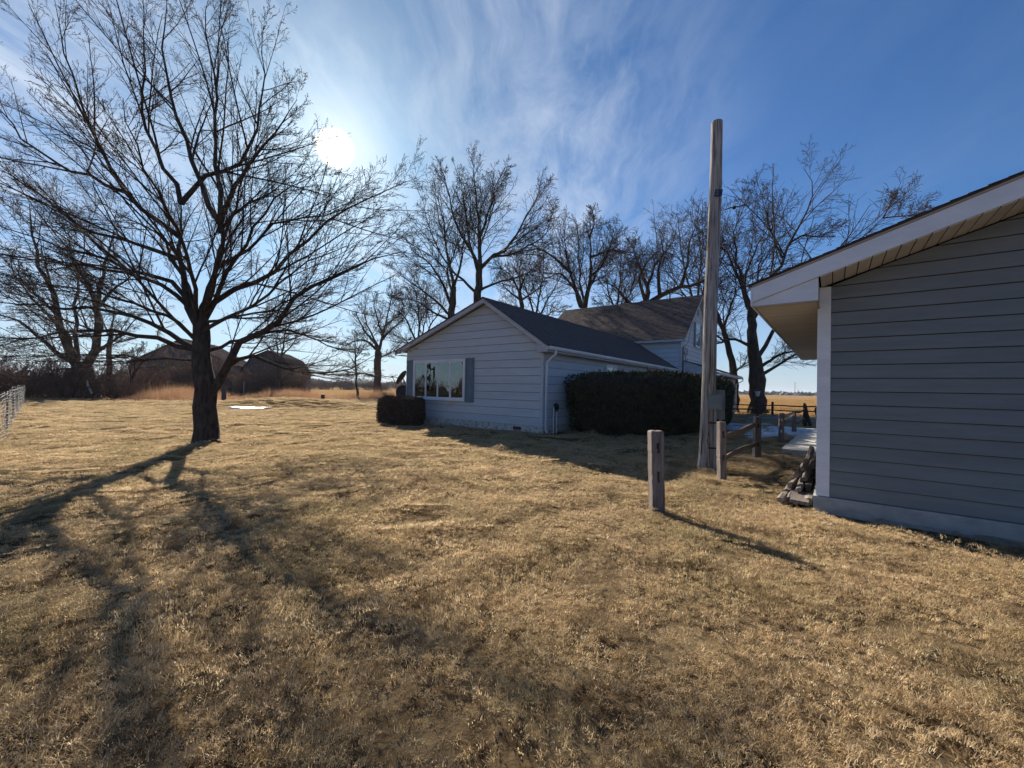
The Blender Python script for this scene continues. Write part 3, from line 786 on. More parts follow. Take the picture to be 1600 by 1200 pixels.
def tree(key, name, label, group=None, levels=((12, .45), (8, .5), (6, .5)), bark='bark2', seed=1, limb_parts=False, rmin=0.006,
         ang=38, up=0.07, base=None, side=(8, 5, 3, 3), wig=0.07, rf=0.62):
    d = TREES[key]
    r = np.random.RandomState(seed)
    root = thing(name, label, 'tree', (d['base'][0], d['base'][1], gh(d['base'][0], d['base'][1])) if base is None else base, 0, group)
    tp = np.array(d['trunk'])
    P, _l = smooth_path(tp[:, :3], 16, np.random.RandomState(1))
    P[0] = tp[0, :3]
    cum = np.r_[0, np.cumsum(np.linalg.norm(np.diff(tp[:, :3], axis=0), axis=1))]
    R = np.interp(np.linspace(0, cum[-1], 16), cum, tp[:, 3])
    V, F = tube_arrays(P[None], R[None], 20)
    # knobbly, ridged trunk
    a = np.tile(np.arange(20) * 2 * PI / 20, 16)
    zc_ = np.repeat(np.linspace(0, 1, 16), 20)
    cen = np.repeat(P, 20, axis=0)
    k = 1 + 0.045 * np.sin(3 * a + 5 * zc_) + 0.03 * np.sin(7 * a - 9 * zc_ + seed) + 0.22 * np.exp(-zc_ * 16) * np.maximum(0, np.sin(5 * a + seed))
    V = cen + (V - cen) * k[:, None]
    me = mesh_arrays('trunk', V, F, M[bark])
    link('trunk', me, root)
    # main limbs
    Ps, Rs = [], []
    K = 12
    for r0, pts in d['limbs']:
        p, ln = smooth_path(pts, K, r)
        Ps.append(p)
        tt = np.linspace(0, 1, K)
        rr = np.maximum(r0 * (1 - 0.93 * tt ** 0.8), rmin * 1.4)
        Rs.append(rr)
    P0 = np.array(Ps)
    R0 = np.array(Rs)
    if limb_parts:
        for p, rr in zip(P0, R0):
            V, F = tube_arrays(p[None], rr[None], 9)
            link('limb', mesh_arrays('limb', V, F, M[bark]), root)
    else:
        V, F = tube_arrays(P0, R0, side[0])
        link('limb', mesh_arrays('limb', V, F, M[bark]), root)
    allv, allf, o = [], [], 0
    P_, R_ = P0, R0
    prev = [(P0, R0)]
    for li, (m, lf) in enumerate(levels):
        Kc = (7, 5, 4, 3)[li]
        P_, R_ = children(P_, R_, m, r, lf, ang * (1, 1.1, 1.3, 1.5)[li], up * (1, .5, .1, 0)[li], Kc, rmin=rmin, rf=rf, t0=0.16 if li == 0 else 0.12, wig=wig * (1, 0.9, 0.7, 0.6)[li])
        ns = side[min(li + 1, len(side) - 1)]
        V, F = tube_arrays(P_, R_, ns)
        allv.append(V)
        allf.append(F + o)
        o += len(V)
    V = np.vstack(allv)
    F = np.vstack(allf)
    c = link('crown', mesh_arrays('crown', V, F, M['twig']), root)
    return root


# ------------------------------------------------------------------ ground
def gh(x, y):
    """lawn height"""
    x = np.asarray(x, float)
    y = np.asarray(y, float)
    h = 0.012 * np.sin(2.1 * x + 0.7 * np.sin(1.3 * y)) + 0.010 * np.sin(2.7 * y + 1.1 * np.sin(0.9 * x) + 1) + 0.006 * np.sin(5.3 * x + 4.1 * y)
    h = h + 0.016 * np.sin(6.1 * x + 2.3 * np.sin(2.9 * y + 0.4 * x)) * np.sin(5.7 * y + 1.9 * np.sin(3.3 * x)) + 0.012 * np.sin(3.4 * x - 2.2 * y + 2 * np.sin(1.7 * y))
    h = h + 0.030 * np.sin(0.45 * x + 0.3) * np.sin(0.38 * y + 1.0)
    h = h + 0.62 * np.exp(-(((x + 16.0) / 5.2) ** 2 + ((y - 30.0) / 2.4) ** 2))
    h = h + 0.16 * np.exp(-(((x + 25.0) / 5.5) ** 2 + ((y - 30.5) / 2.0) ** 2))
    return h if h.ndim else float(h)


def sheet(name, xs, ys, hf, m, keep=None, zoff=0.0, **kw):
    X, Y = np.meshgrid(xs, ys)
    Z = hf(X, Y) + zoff
    V = np.stack([X, Y, Z], -1).reshape(-1, 3)
    nx, ny = len(xs), len(ys)
    idx = np.arange(nx * ny).reshape(ny, nx)
    F = np.stack([idx[:-1, :-1], idx[:-1, 1:], idx[1:, 1:], idx[1:, :-1]], -1).reshape(-1, 4)
    if keep is not None:
        c = V[F].mean(1)
        F = F[keep(c[:, 0], c[:, 1])]
    me = mesh_arrays(name, V, F, m)
    o = link(name, me)
    for k, v in kw.items():
        o[k] = v
    return o


def graded(a, n, q):
    t = np.linspace(-1, 1, n)
    return np.sign(t) * (np.abs(t) ** q) * a


U_ = (0.799, -0.601)        # along the fronts of the buildings, to the right
V_ = (0.601, 0.799)         # away from the camera


def lawn_edge(x, y):
    xb = [-60, -45, -37, -28, -26, -18, 0, 10]
    yb = [31, 33, 34, 37, 46, 49.5, 52, 52]
    e = np.interp(x, xb, yb) + 0.25 * np.sin(1.7 * x) + 0.15 * np.sin(4.1 * x)
    # right of the house the lawn ends at the field fence
    lx = (x - 19.1) * V_[0] + (y - 30.0) * V_[1]
    return (y < e) & ((x < 4) | (lx < 0.3))


sheet('field', graded(3200, 90, 3.2), graded(3200, 90, 3.2), lambda x, y: -0.10 + 0 * x, M['field'], kind='structure')
sheet('lawn', np.arange(-48, 46.1, 0.5), np.arange(-14, 54, 0.5), gh, M['lawn'], keep=lawn_edge, zoff=-0.02, kind='structure')


def hpt(lx, ly, z=0.0):
    return (1.1 + U_[0] * lx + V_[0] * ly, 14.7 + U_[1] * lx + V_[1] * ly, z)


# gravel drive beyond the hedge
g = MB()
pts = [(4.2, 16.6), (9, 16.3), (15, 16.1), (26, 16.0), (26, 21.3), (15, 21.2), (9, 21.0), (4.6, 20.8)]
nseg = 40
vs, fs = [], []
for i in range(nseg + 1):
    lx = 4.2 + 22 * i / nseg
    for ly in (16.4 + 0.15 * math.sin(lx * 2), 17.5, 19, 21.0 + 0.15 * math.sin(lx * 1.7 + 1)):
        p = hpt(lx, ly)
        vs.append((p[0], p[1], gh(p[0], p[1]) + 0.045))
for i in range(nseg):
    for j in range(3):
        a = i * 4 + j
        fs.append((a, a + 4, a + 5, a + 1))
g.add(vs, fs)
g.build('driveway', M['gravel'], kind='structure')


# ------------------------------------------------------------------ grass (one object each: patches of real blades, repeated)
def blades(n, size, lmin, lmax, w, lean, seed, pid, flow=0.0, seg=2, gap=0.0, tuft=14, spread=0.012):
    r = np.random.RandomState(seed)
    x = r.uniform(-size / 2, size / 2, n)
    y = r.uniform(-size / 2, size / 2, n)
    if gap:
        q = np.sin(x * 31 + 2 * np.sin(y * 23 + seed)) * np.sin(y * 29 + seed + 2 * np.sin(x * 19)) + 0.8 * np.sin(x * 13 + seed * 3 + np.sin(y * 11)) * np.sin(y * 12 + seed)
        k = (q > -0.25) | (r.uniform(0, 1, n) > gap)
        x, y = x[k], y[k]
        n = len(x)
    nt_ = max(1, n // tuft)
    cx, cy = x[:nt_], y[:nt_]
    ti = r.randint(0, nt_, n)
    x = cx[ti] + r.normal(0, spread, n)
    y = cy[ti] + r.normal(0, spread, n)
    cl = r.uniform(0, 1, nt_)[ti]
    tang = (flow * 2.5 * np.sin(cx * 5 + seed + 1.5 * np.sin(cy * 6)) + r.uniform(-PI, PI, nt_) * (1 - 0.5 * flow))[ti]
    ang = tang + r.normal(0, 1.0, n)
    tt_ = r.beta(1.6, 1.6, nt_)[ti]
    Ln = r.uniform(lmin, lmax, n) * (0.6 + 0.7 * cl)
    ln_ = np.clip(r.normal(lean, 0.28, n), 0.05, 1.6)
    hd = np.stack([np.cos(ang), np.sin(ang)], -1)
    sd = np.stack([-np.sin(ang), np.cos(ang)], -1)
    wid = w * r.uniform(0.6, 1.3, n)
    tw = r.uniform(-0.6, 0.6, n)
    pts = []
    pos = np.stack([x, y, np.full(n, -0.01)], -1)
    el = PI / 2 - ln_ * 0.55
    for k in range(seg + 1):
        ww = wid * (1 - (k / seg) ** 1.5) * 0.5
        off = np.stack([sd[:, 0] * np.cos(tw), sd[:, 1] * np.cos(tw), np.sin(tw)], -1) * ww[:, None]
        if k < seg:
            pts += [pos - off, pos + off]
        else:
            pts += [pos]
        step = Ln / seg
        pos = pos + np.stack([hd[:, 0] * np.cos(el) * step, hd[:, 1] * np.cos(el) * step, np.sin(el) * step], -1)
        el = el - ln_ * r.uniform(0.1, 0.9, n)
    nv = 2 * seg + 1
    V = np.stack(pts, 1).reshape(-1, 3)
    b = np.arange(n)[:, None] * nv
    tris = []
    for k in range(seg - 1):
        o = 2 * k
        tris += [[o, o + 1, o + 3], [o, o + 3, o + 2]]
    tris.append([2 * (seg - 1), 2 * (seg - 1) + 1, 2 * seg])
    F = (b[:, :, None] + np.array(tris)[None]).reshape(-1, 3)
    tint = np.repeat(np.clip(r.beta(1.5, 1.5, n) * 0.6 + 0.5 * tt_ + 0.07, 0, 1), nv)
    return V, F, tint, np.full(len(V), pid)


def scatter(name, m, patches, pts, scl, rot, label=None):
    Vs, Fs, Ts, Ids, o = [], [], [], [], 0
    for V, F, t, p in patches:
        Vs.append(V)
        Fs.append(F + o)
        Ts.append(t)
        Ids.append(p)
        o += len(V)
    npt = len(pts)
    k = len(patches)
    Vs.append(pts)
    ids = np.concatenate(Ids + [100 + np.arange(npt) % k]).astype(np.int32)
    tint = np.concatenate(Ts + [np.zeros(npt)]).astype(np.float32)
    z3 = np.zeros((o, 3))
    me = mesh_arrays(name, np.vstack(Vs), np.vstack(Fs), m, smooth=False, attrs={
        'pid': ('INT', ids), 'tint': ('FLOAT', tint),
        'irot': ('FLOAT_VECTOR', np.vstack([z3, rot]).astype(np.float32)),
        'iscl': ('FLOAT_VECTOR', np.vstack([z3, scl]).astype(np.float32))})
    ob = link(name, me)
    ob['kind'] = 'stuff'
    if label:
        ob['label'] = label
    ng = bpy.data.node_groups.new(name + '_scatter', 'GeometryNodeTree')
    ng.interface.new_socket('Geometry', in_out='INPUT', socket_type='NodeSocketGeometry')
    ng.interface.new_socket('Geometry', in_out='OUTPUT', socket_type='NodeSocketGeometry')
    gi = ng.nodes.new('NodeGroupInput')
    go = ng.nodes.new('NodeGroupOutput')
    jn = ng.nodes.new('GeometryNodeJoinGeometry')

    def named(nm, typ):
        n = ng.nodes.new('GeometryNodeInputNamedAttribute')
        n.data_type = typ
        n.inputs['Name'].default_value = nm
        return n.outputs['Attribute']
    pid = named('pid', 'INT')
    ir = named('irot', 'FLOAT_VECTOR')
    isc = named('iscl', 'FLOAT_VECTOR')
    for i in range(k):
        def sel(val):
            c = ng.nodes.new('FunctionNodeCompare')
            c.data_type = 'INT'
            c.operation = 'EQUAL'
            ins = [s for s in c.inputs if s.type == 'INT']
            ng.links.new(pid, ins[0])
            ins[1].default_value = val
            s = ng.nodes.new('GeometryNodeSeparateGeometry')
            s.domain = 'POINT'
            ng.links.new(gi.outputs[0], s.inputs['Geometry'])
            ng.links.new(c.outputs[0], s.inputs['Selection'])
            return s.outputs[0]
        src = sel(i)
        pp = sel(100 + i)
        ins = ng.nodes.new('GeometryNodeInstanceOnPoints')
        ng.links.new(pp, ins.inputs['Points'])
        ng.links.new(src, ins.inputs['Instance'])
        ng.links.new(ir, ins.inputs['Rotation'])
        ng.links.new(isc, ins.inputs['Scale'])
        ng.links.new(ins.outputs[0], jn.inputs[0])
    ng.links.new(jn.outputs[0], go.inputs[0])
    md = ob.modifiers.new('scatter', 'NODES')
    md.node_group = ng
    return ob


def grid_pts(x0, x1, y0, y1, step, keep, r):
    X, Y = np.meshgrid(np.arange(x0, x1, step), np.arange(y0, y1, step))
    X = X.ravel() + r.uniform(-0.5, 0.5, X.size) * step
    Y = Y.ravel() + r.uniform(-0.5, 0.5, Y.size) * step
    k = keep(X, Y)
    return X[k], Y[k]


def lloc(x, y):
    dx, dy = x - 1.1, y - 14.7
    return dx * U_[0] + dy * U_[1], dx * V_[0] + dy * V_[1]


GX, GY, GA = 4.24, 5.66, math.radians(-38.2)
GU = (math.cos(GA), math.sin(GA))
GV = (-math.sin(GA), math.cos(GA))


def no_building(x, y):
    lx, ly = lloc(x, y)
    a = (lx > -7.9) & (lx < 0.02) & (ly > 0.02) & (ly < 16)
    b = (lx > -11) & (lx < 2.6) & (ly > 15.6) & (ly < 25.4)
    dx, dy = x - GX, y - GY
    gx, gy = dx * GU[0] + dy * GU[1], dx * GV[0] + dy * GV[1]
    c = (gx > -0.12) & (gy > -0.12)
    c2 = (gx > -0.95) & (gx < 0) & (gy > 5.9) & (gy < 14.5)
    d = (lx > 4.0) & (ly > 16.3) & (ly < 21.2)
    return ~(a | b | c | c2 | d)


if True:
    r = np.random.RandomState(3)
    pat = [blades(6200, 0.95, 0.018, 0.046, 0.0038, 1.2, 20 + i, i, flow=0.7, gap=0.5, tuft=12, spread=0.014) for i in range(5)]
    keep = lambda x, y: (np.abs(x) < 1.36 * y + 1.2) & lawn_edge(x, y) & no_building(x, y)
    xa, ya = grid_pts(-16, 16, 0.9, 12, 0.44, keep, r)
    xb, yb = grid_pts(-40, 28, 12, 30, 0.58, keep, r)
    xc_, yc_ = grid_pts(-46, 28, 30, 52, 0.8, keep, r)
    x = np.r_[xa, xb, xc_]
    y = np.r_[ya, yb, yc_]
    n = len(x)
    sc = np.r_[np.full(len(xa), 1.0), np.full(len(xb), 1.05), np.full(len(xc_), 1.1)] * r.uniform(0.85, 1.15, n)
    hs = r.uniform(0.8, 1.2, n) * (0.95 + 0.2 * np.sin(x * 1.3 + 2 * np.sin(y)) * np.sin(y * 1.7))
    scl = np.stack([sc, sc, sc * hs], -1)
    rot = np.stack([r.normal(0, .09, n), r.normal(0, .09, n), r.uniform(0, 2 * PI, n)], -1)
    scatter('grass', M['blade'], pat, np.stack([x, y, gh(x, y)], -1), scl, rot, 'short dry winter lawn grass, tan with dull green patches')

    # tall red-brown dead grass beyond the mown lawn on the left
    pat = [blades(420, 2.0, 0.35, 0.95, 0.012, 0.35, 40 + i, i, flow=0.3, seg=2, tuft=5, spread=0.06) for i in range(3)]
    keep = lambda x, y: (~lawn_edge(x, y)) & (x < 2) & (np.abs(x) < 1.4 * y) & ~((x > -63) & (x < -36) & (y > 61))
    x, y = grid_pts(-74, 2, 33, 64, 1.15, keep, r)
    n = len(x)
    sc = r.uniform(0.7, 1.1, n)
    hs = np.clip(0.5 + 0.45 * np.sin(x * 0.5 + y * 0.3) + r.normal(0, .15, n), 0.12, 1.25)
    ed = np.interp(y - np.interp(x, [-60, -45, -37, -28, -26, -18, 0, 10], [31, 33, 34, 37, 46, 49.5, 52, 52]), [0, 1.5, 4], [0.3, 0.6, 1.0])
    scatter('tall_grass', M['tallgrass'], pat, np.stack([x, y, np.full(n, -0.1)], -1), np.stack([sc, sc, sc * hs * ed * 1.7], -1),
            np.stack([np.zeros(n), np.zeros(n), r.uniform(0, 2 * PI, n)], -1), 'tall red brown dead grass beyond the mown lawn')

    # corn stubble past the far fence
    pat = [blades(260, 2.2, 0.10, 0.30, 0.022, 0.7, 60 + i, i, flow=0.2, seg=2, tuft=3, spread=0.04) for i in range(3)]
    keep = lambda x, y: (((x - 19.1) * V_[0] + (y - 30) * V_[1]) > 1.2) & (x > 0.45 * y) & (x < 0.85 * y)
    x, y = grid_pts(15, 100, 28, 120, 1.7, keep, r)
    n = len(x)
    sc = r.uniform(0.8, 1.2, n)
    scatter('corn_stubble', M['stalk'], pat, np.stack([x, y, np.full(n, -0.1)], -1), np.stack([sc, sc, sc], -1),
            np.stack([np.zeros(n), np.zeros(n), r.uniform(0, 2 * PI, n)], -1), 'pale corn stubble in the field past the rail fence')

# ------------------------------------------------------------------ garage (right)
gar = thing('garage', 'grey lap sided garage with white rake boards and corner trim, at the right', 'garage', (GX, GY, 0), GA)
gW, gD, slope = 8.2, 10.4, 0.334
ZE, XE, YF = 3.05, -0.72, -0.62          # top of fascia at the outer eave


def rz(x):
    return ZE + slope * (min(x, 2 * 4.1 - x) - XE)


MB().prism([(0.02, 0.2), (gW - 0.02, 0.2), (gW - 0.02, rz(gW) - 0.24), (gW / 2, rz(gW / 2) - 0.24), (0.02, rz(0) - 0.24)], 'y', 0.012, gD).build('wall', M['core'], gar)
f = MB().box(-0.05, gW + 0.05, -0.055, gD + 0.05, -0.3, 0.215)
f.build('foundation', M['found'], gar)
# lap siding boards on the front
z = 0.225
k = 0
while z < rz(gW / 2) - 0.3:
    z1 = z + 0.1785 - 0.009
    zt = rz(0) - 0.235

    def lim(zz):
        if zz <= zt:
            return 0.128, gW - 0.128
        d = (zz - zt) / slope
        return max(0.128, d), min(gW - 0.128, gW - d)
    a0, b0 = lim(z)
    a1, b1 = lim(z1)
    if b1 - a1 > 0.1:
        nx = 8
        mb = MB()
        for zz, o in ((z, -0.020), (z1, -0.006)):
            pass
        bot = [(a0, -0.026, z), (b0, -0.026, z), (b0, 0.010, z), (a0, 0.010, z)]
        top = [(a1, -0.007, z1), (b1, -0.007, z1), (b1, 0.010, z1), (a1, 0.010, z1)]
        mb.hexa(bot, top).build('siding_board', M['siding_grey'], gar)
    z += 0.1785
    k += 1
MB().box(-0.02, 0.126, -0.036, 0.010, 0.222, rz(0) - 0.215).box(-0.022, 0.0, 0.010, 0.12, 0.222, 2.80).build('corner_trim', M['white'], gar)
# eave soffit panels (left side) and rake soffit panels (front)
me = MB().box(XE + 0.02, 0.0, 0, 0.106, 2.800, 2.824).box(XE + 0.02, 0.0, 0.106, 0.126, 2.819, 2.824).mesh('soffit_panel', M['soffit'])
y = YF + 0.02
k = 0
while y < gD:
    link('soffit_panel', me, gar, (0, y, 0.0))
    y += 0.126
me2 = MB().hexa([(0, YF, -0.010), (0.112, YF, -0.010 + slope * 0.112), (0.112, 0.008, -0.010 + slope * 0.112), (0, 0.008, -0.010)],
                [(0, YF, 0.006), (0.118, YF, 0.006 + slope * 0.118), (0.118, 0.008, 0.006 + slope * 0.118), (0, 0.008, 0.006)]).mesh('soffit_panel', M['soffit'])
x = 0.02
while x < 4.0:
    link('soffit_panel', me2, gar, (x, 0, rz(x) - 0.203))
    x += 0.125
# boxed return at the eave corner
MB().prism([(XE, 2.80), (0.0, 2.80), (0.0, rz(0) - 0.203), (XE, rz(XE) - 0.204)], 'y', YF, YF + 0.02).build('eave_return', M['white'], gar)
MB().box(-0.02, 0.0, YF + 0.021, -0.037, 2.79, rz(0) - 0.226).build('return_side', M['drip'], gar)
MB().box(XE - 0.004, 0.006, YF - 0.004, YF + 0.014, 2.785, 2.799).box(-0.016, 0.006, YF + 0.014, -0.04, 2.785, 2.799).build('trim_channel', M['drip'], gar)
# rake board, eave fascia, drip edge
for sgn in (0, 1):
    xs = [XE, gW / 2] if sgn == 0 else [gW / 2 + 0.001, gW - XE]
    za, zb = rz(xs[0]), rz(xs[1])
    MB().prism([(xs[0], za - 0.20), (xs[1], zb - 0.20), (xs[1], zb), (xs[0], za)], 'y', YF - 0.026, YF - 0.002).build('rake_board', M['white'], gar)
    MB().prism([(xs[0] - 0.01, za + 0.002), (xs[1], zb + 0.002), (xs[1], zb + 0.028), (xs[0] - 0.01, za + 0.028)], 'y', YF - 0.04, YF + 0.05).build('drip_edge', M['drip'], gar)
MB().box(XE - 0.024, XE - 0.002, YF - 0.026, gD + 0.3, 2.80, ZE).build('fascia', M['white'], gar)


def shingle_plane(name, x0, z0, x1, z1, y0, y1, m, parent, tab=0.30, course=0.145, th=0.012, axis='x', seed=0, base_th=0.02):
    """roof plane from eave (x0,z0) to ridge (x1,z1), running y0..y1; real overlapping tabs joined in one part"""
    r = random.Random(seed)
    mb = MB()
    Ls = math.hypot(x1 - x0, z1 - z0)
    ux, uz = (x1 - x0) / Ls, (z1 - z0) / Ls
    nx, nz = -uz, ux
    if nz < 0:
        nx, nz = -nx, -nz

    def P(s, y, h):
        a, b, c = x0 + ux * s + nx * h, y, z0 + uz * s + nz * h
        return (a, b, c) if axis == 'x' else (b, a, c)
    # deck
    q = [P(0, y0, 0), P(0, y1, 0), P(Ls, y1, 0), P(Ls, y0, 0)]
    q2 = [P(0, y0, base_th), P(0, y1, base_th), P(Ls, y1, base_th), P(Ls, y0, base_th)]
    mb.hexa(q, q2)
    n = int(Ls / course) + 1
    for i in range(n):
        s0 = i * course - 0.02
        s1 = min(Ls, s0 + course + 0.06)
        y = y0 - 0.012 - (tab * 0.5 if i % 2 else 0) - r.uniform(0, 0.05)
        while y < y1:
            w = tab * r.uniform(0.8, 1.2)
            a, b = max(y + 0.004, y0 - 0.012 - r.uniform(0, .006)), min(y + w - 0.004, y1 + 0.012)
            y += w
            if b - a < 0.03:
                continue
            h = base_th + th + r.uniform(0, 0.006)
            ss = s0 + r.uniform(-0.004, 0.004)
            mb.add([P(ss, a, base_th), P(ss, b, base_th), P(ss, a, h), P(ss, b, h), P(s1, a, base_th + 0.002), P(s1, b, base_th + 0.002)],
                   [(0, 1, 3, 2), (2, 3, 5, 4), (0, 2, 4), (1, 5, 3)])
    o = mb.build(name, m, parent)
    o['kind'] = 'stuff'
    return o


shingle_plane('shingles', XE - 0.04, ZE + 0.012, gW / 2, rz(gW / 2) + 0.026, YF - 0.05, gD + 0.3, M['sh_dark'], gar, seed=1)
shingle_plane('shingles', gW - XE + 0.04, ZE + 0.012, gW / 2, rz(gW / 2) + 0.026, YF - 0.05, gD + 0.3, M['sh_dark'], gar, seed=2, tab=0.6)

# concrete walk beside the garage
slab = thing('concrete_step', 'raised pale concrete slab beside the garage wall past the stacked rails', 'concrete slab', (GX, GY, 0), GA)
for i, (a, b) in enumerate(((5.95, 7.45), (7.462, 8.96), (8.972, 10.5), (10.512, 12.2), (12.212, 14.2))):
    MB().box(-0.92 + 0.02 * i, -0.03, a, b, -0.1, 0.15 - 0.012 * i).build('slab', M['concrete'], slab)

# ------------------------------------------------------------------ farmhouse
HA = math.atan2(U_[1], U_[0])
hou = thing('farmhouse', 'pale blue sided farmhouse with dark low wing and taller brown roofed block', 'house', (1.1, 14.7, 0), HA)
XR, ZR = -2.65, 5.14            # ridge of the low wing
XL, ZL, XEE, ZEE = -8.10, 3.24, 0.36, 3.13


def lz(x):
    return ZR - (ZR - ZEE) * (x - XR) / (XEE - XR) if x > XR else ZR - (ZR - ZL) * (XR - x) / (XR - XL)


LW = -7.6
MB().prism([(LW + .02, 0.27), (-.02, 0.27), (-.02, lz(0) - 0.10), (XR, ZR - 0.12), (LW + .02, lz(LW) - 0.10)], 'y', 0.012, 16.0).build('wall', M['core'], hou)
MB().box(LW - 0.01, 0.01, -0.012, 16.0, -0.3, 0.268).build('foundation', M['old_found'], hou)


def board(x0b, x1b, x0t, x1t, z0, z1, plane, o, m, parent, flip=False):
    """siding board; plane 'y' (front, at y=o, facing -y) or 'x' (side, at x=o, facing +x)"""
    b, t = 0.026, 0.008
    if plane == 'y':
        bot = [(x0b, o - b, z0), (x1b, o - b, z0), (x1b, o + 0.01, z0), (x0b, o + 0.01, z0)]
        top = [(x0t, o - t, z1), (x1t, o - t, z1), (x1t, o + 0.01, z1), (x0t, o + 0.01, z1)]
    else:
        bot = [(o + b, x0b, z0), (o + b, x1b, z0), (o - 0.01, x1b, z0), (o - 0.01, x0b, z0)]
        top = [(o + t, x0t, z1), (o + t, x1t, z1), (o - 0.01, x1t, z1), (o - 0.01, x0t, z1)]
    return MB().hexa(bot, top).build('siding_board', m, parent)


def side_wall(zlo, zhi, fl, plane, o, m, parent, ex=0.305):
    z = zlo
    while z < zhi - 0.02:
        z1 = min(z + ex - 0.013, zhi)
        a0, b0 = fl(z)
        a1, b1 = fl(z1)
        if b0 - a0 > 0.12:
            if b1 - a1 < 0.02:
                mid = (a1 + b1) / 2
                a1, b1 = mid - 0.01, mid + 0.01
            board(a0, b0, a1, b1, z, z1, plane, o, m, parent)
        z += ex


zR0, zL0 = lz(0) - 0.12, lz(LW) - 0.12


def fl_front(z):
    a, b = LW + 0.01, -0.085
    if z > zL0:
        a = max(a, XR - (ZR - 0.13 - z) / (ZR - ZL) * (XR - XL))
    if z > zR0:
        b = min(b, XR + (ZR - 0.13 - z) / (ZR - ZEE) * (XEE - XR))
    return a, b


side_wall(0.275, ZR - 0.14, fl_front, 'y', 0.0, M['siding_blue'], hou)
side_wall(0.275, lz(0) - 0.14, lambda z: (0.03, 15.99), 'x', 0.0, M['siding_blue'], hou)
MB().box(-0.08, 0.024, -0.024, 0.0, 0.272, zR0 - 0.01).box(0.0, 0.024, 0.001, 0.06, 0.272, zR0 - 0.14).build('corner_board', M['siding_blue'], hou)
# rakes, return, gutter
for (xa, za, xb, zb) in ((XL, ZL, XR, ZR), (XR + 0.001, ZR, XEE, ZEE)):
    MB().prism([(xa, za - 0.17), (xb, zb - 0.17), (xb, zb - 0.004), (xa, za - 0.004)], 'y', -0.31, -0.285).build('rake_board', M['white_old'], hou)
    MB().prism([(xa, za - 0.075), (xb, zb - 0.075), (xb, zb - 0.06), (xa, za - 0.06)], 'y', -0.283, 0.0).build('rake_soffit', M['white_old'], hou)
MB().prism([(-0.06, ZEE - 0.20), (XEE, ZEE - 0.20), (XEE, ZEE - 0.172), (-0.06, lz(-0.06) - 0.176)], 'y', -0.305, -0.29).box(-0.06, XEE, -0.289, 0.0, ZEE - 0.20, ZEE - 0.185).build('eave_return', M['white_old'], hou)
MB().box(XL, LW, -0.30, 16.0, ZL - 0.17, ZL - 0.155).build('soffit', M['white_old'], hou)
MB().box(0.03, XEE - 0.02, 0.001, 16.0, ZEE - 0.20, ZEE - 0.185).build('soffit', M['white_old'], hou)
MB().box(XEE - 0.02, XEE, -0.28, 16.0, ZEE - 0.20, ZEE - 0.03).build('fascia', M['white_old'], hou)
g = MB()
prof = [(XEE + 0.004, ZEE - 0.01), (XEE + 0.004, ZEE - 0.13), (XEE + 0.09, ZEE - 0.13), (XEE + 0.125, ZEE - 0.06), (XEE + 0.125, ZEE - 0.01), (XEE + 0.113, ZEE - 0.01), (XEE + 0.113, ZEE - 0.058), (XEE + 0.085, ZEE - 0.118), (XEE + 0.016, ZEE - 0.118), (XEE + 0.016, ZEE - 0.01)]
g.prism(prof, 'y', -0.32, 16.02)
g.build('gutter', M['white_metal'], hou)


def rect_tube(mb, pts, w, d):
    """downspout: rectangular section through points lying in the plane y=const or x=const"""
    for a, b in zip(pts, pts[1:]):
        a, b = Vector(a), Vector(b)
        t = (b - a).normalized()
        s = Vector((0, 1, 0)) if abs(t.y) < 0.9 else Vector((1, 0, 0))
        u = t.cross(s).normalized()
        ex = t * (d * 0.25)
        a2, b2 = a - ex, b + ex
        mb.hexa([a2 - s * w / 2 - u * d / 2, a2 + s * w / 2 - u * d / 2, a2 + s * w / 2 + u * d / 2, a2 - s * w / 2 + u * d / 2],
                [b2 - s * w / 2 - u * d / 2, b2 + s * w / 2 - u * d / 2, b2 + s * w / 2 + u * d / 2, b2 - s * w / 2 + u * d / 2])
    return mb


ds = rect_tube(MB(), [(XEE + 0.06, 0.16, ZEE - 0.12), (XEE + 0.06, 0.16, ZEE - 0.27), (0.075, 0.14, ZEE - 0.55), (0.075, 0.14, 0.14), (0.14, 0.14, 0.06)], 0.085, 0.062)
ds.build('downspout', M['white_metal'], hou)
MB().tube([(0.10, 0.62, -0.05), (0.10, 0.62, 0.95)], 0.024, 10).build('pipe', M['white_metal'], hou)
MB().tube([(0.10, 0.84, -0.05), (0.10, 0.84, 0.78)], 0.024, 10).build('pipe', M['white_metal'], hou)
MB().box(0.05, 0.16, 0.74, 0.90, 0.86, 1.02).lathe([(0.05, 0), (0.075, 0.03), (0.075, 0.09), (0.03, 0.12)], 12, (0.12, 0.76, 0.98)).tube([(0.10, 0.84, 0.78), (0.11, 0.84, 0.9)], 0.03, 8).tube([(0.10, 0.62, 0.93), (0.10, 0.76, 0.97)], 0.02, 8).build('gas_regulator', M['black'], hou)
MB().box(-1.28, -0.92, -0.02, 0.0, 0.075, 0.20).box(-1.25, -0.95, -0.024, -0.021, 0.09, 0.185).build('foundation_vent', M['brickred'], hou)


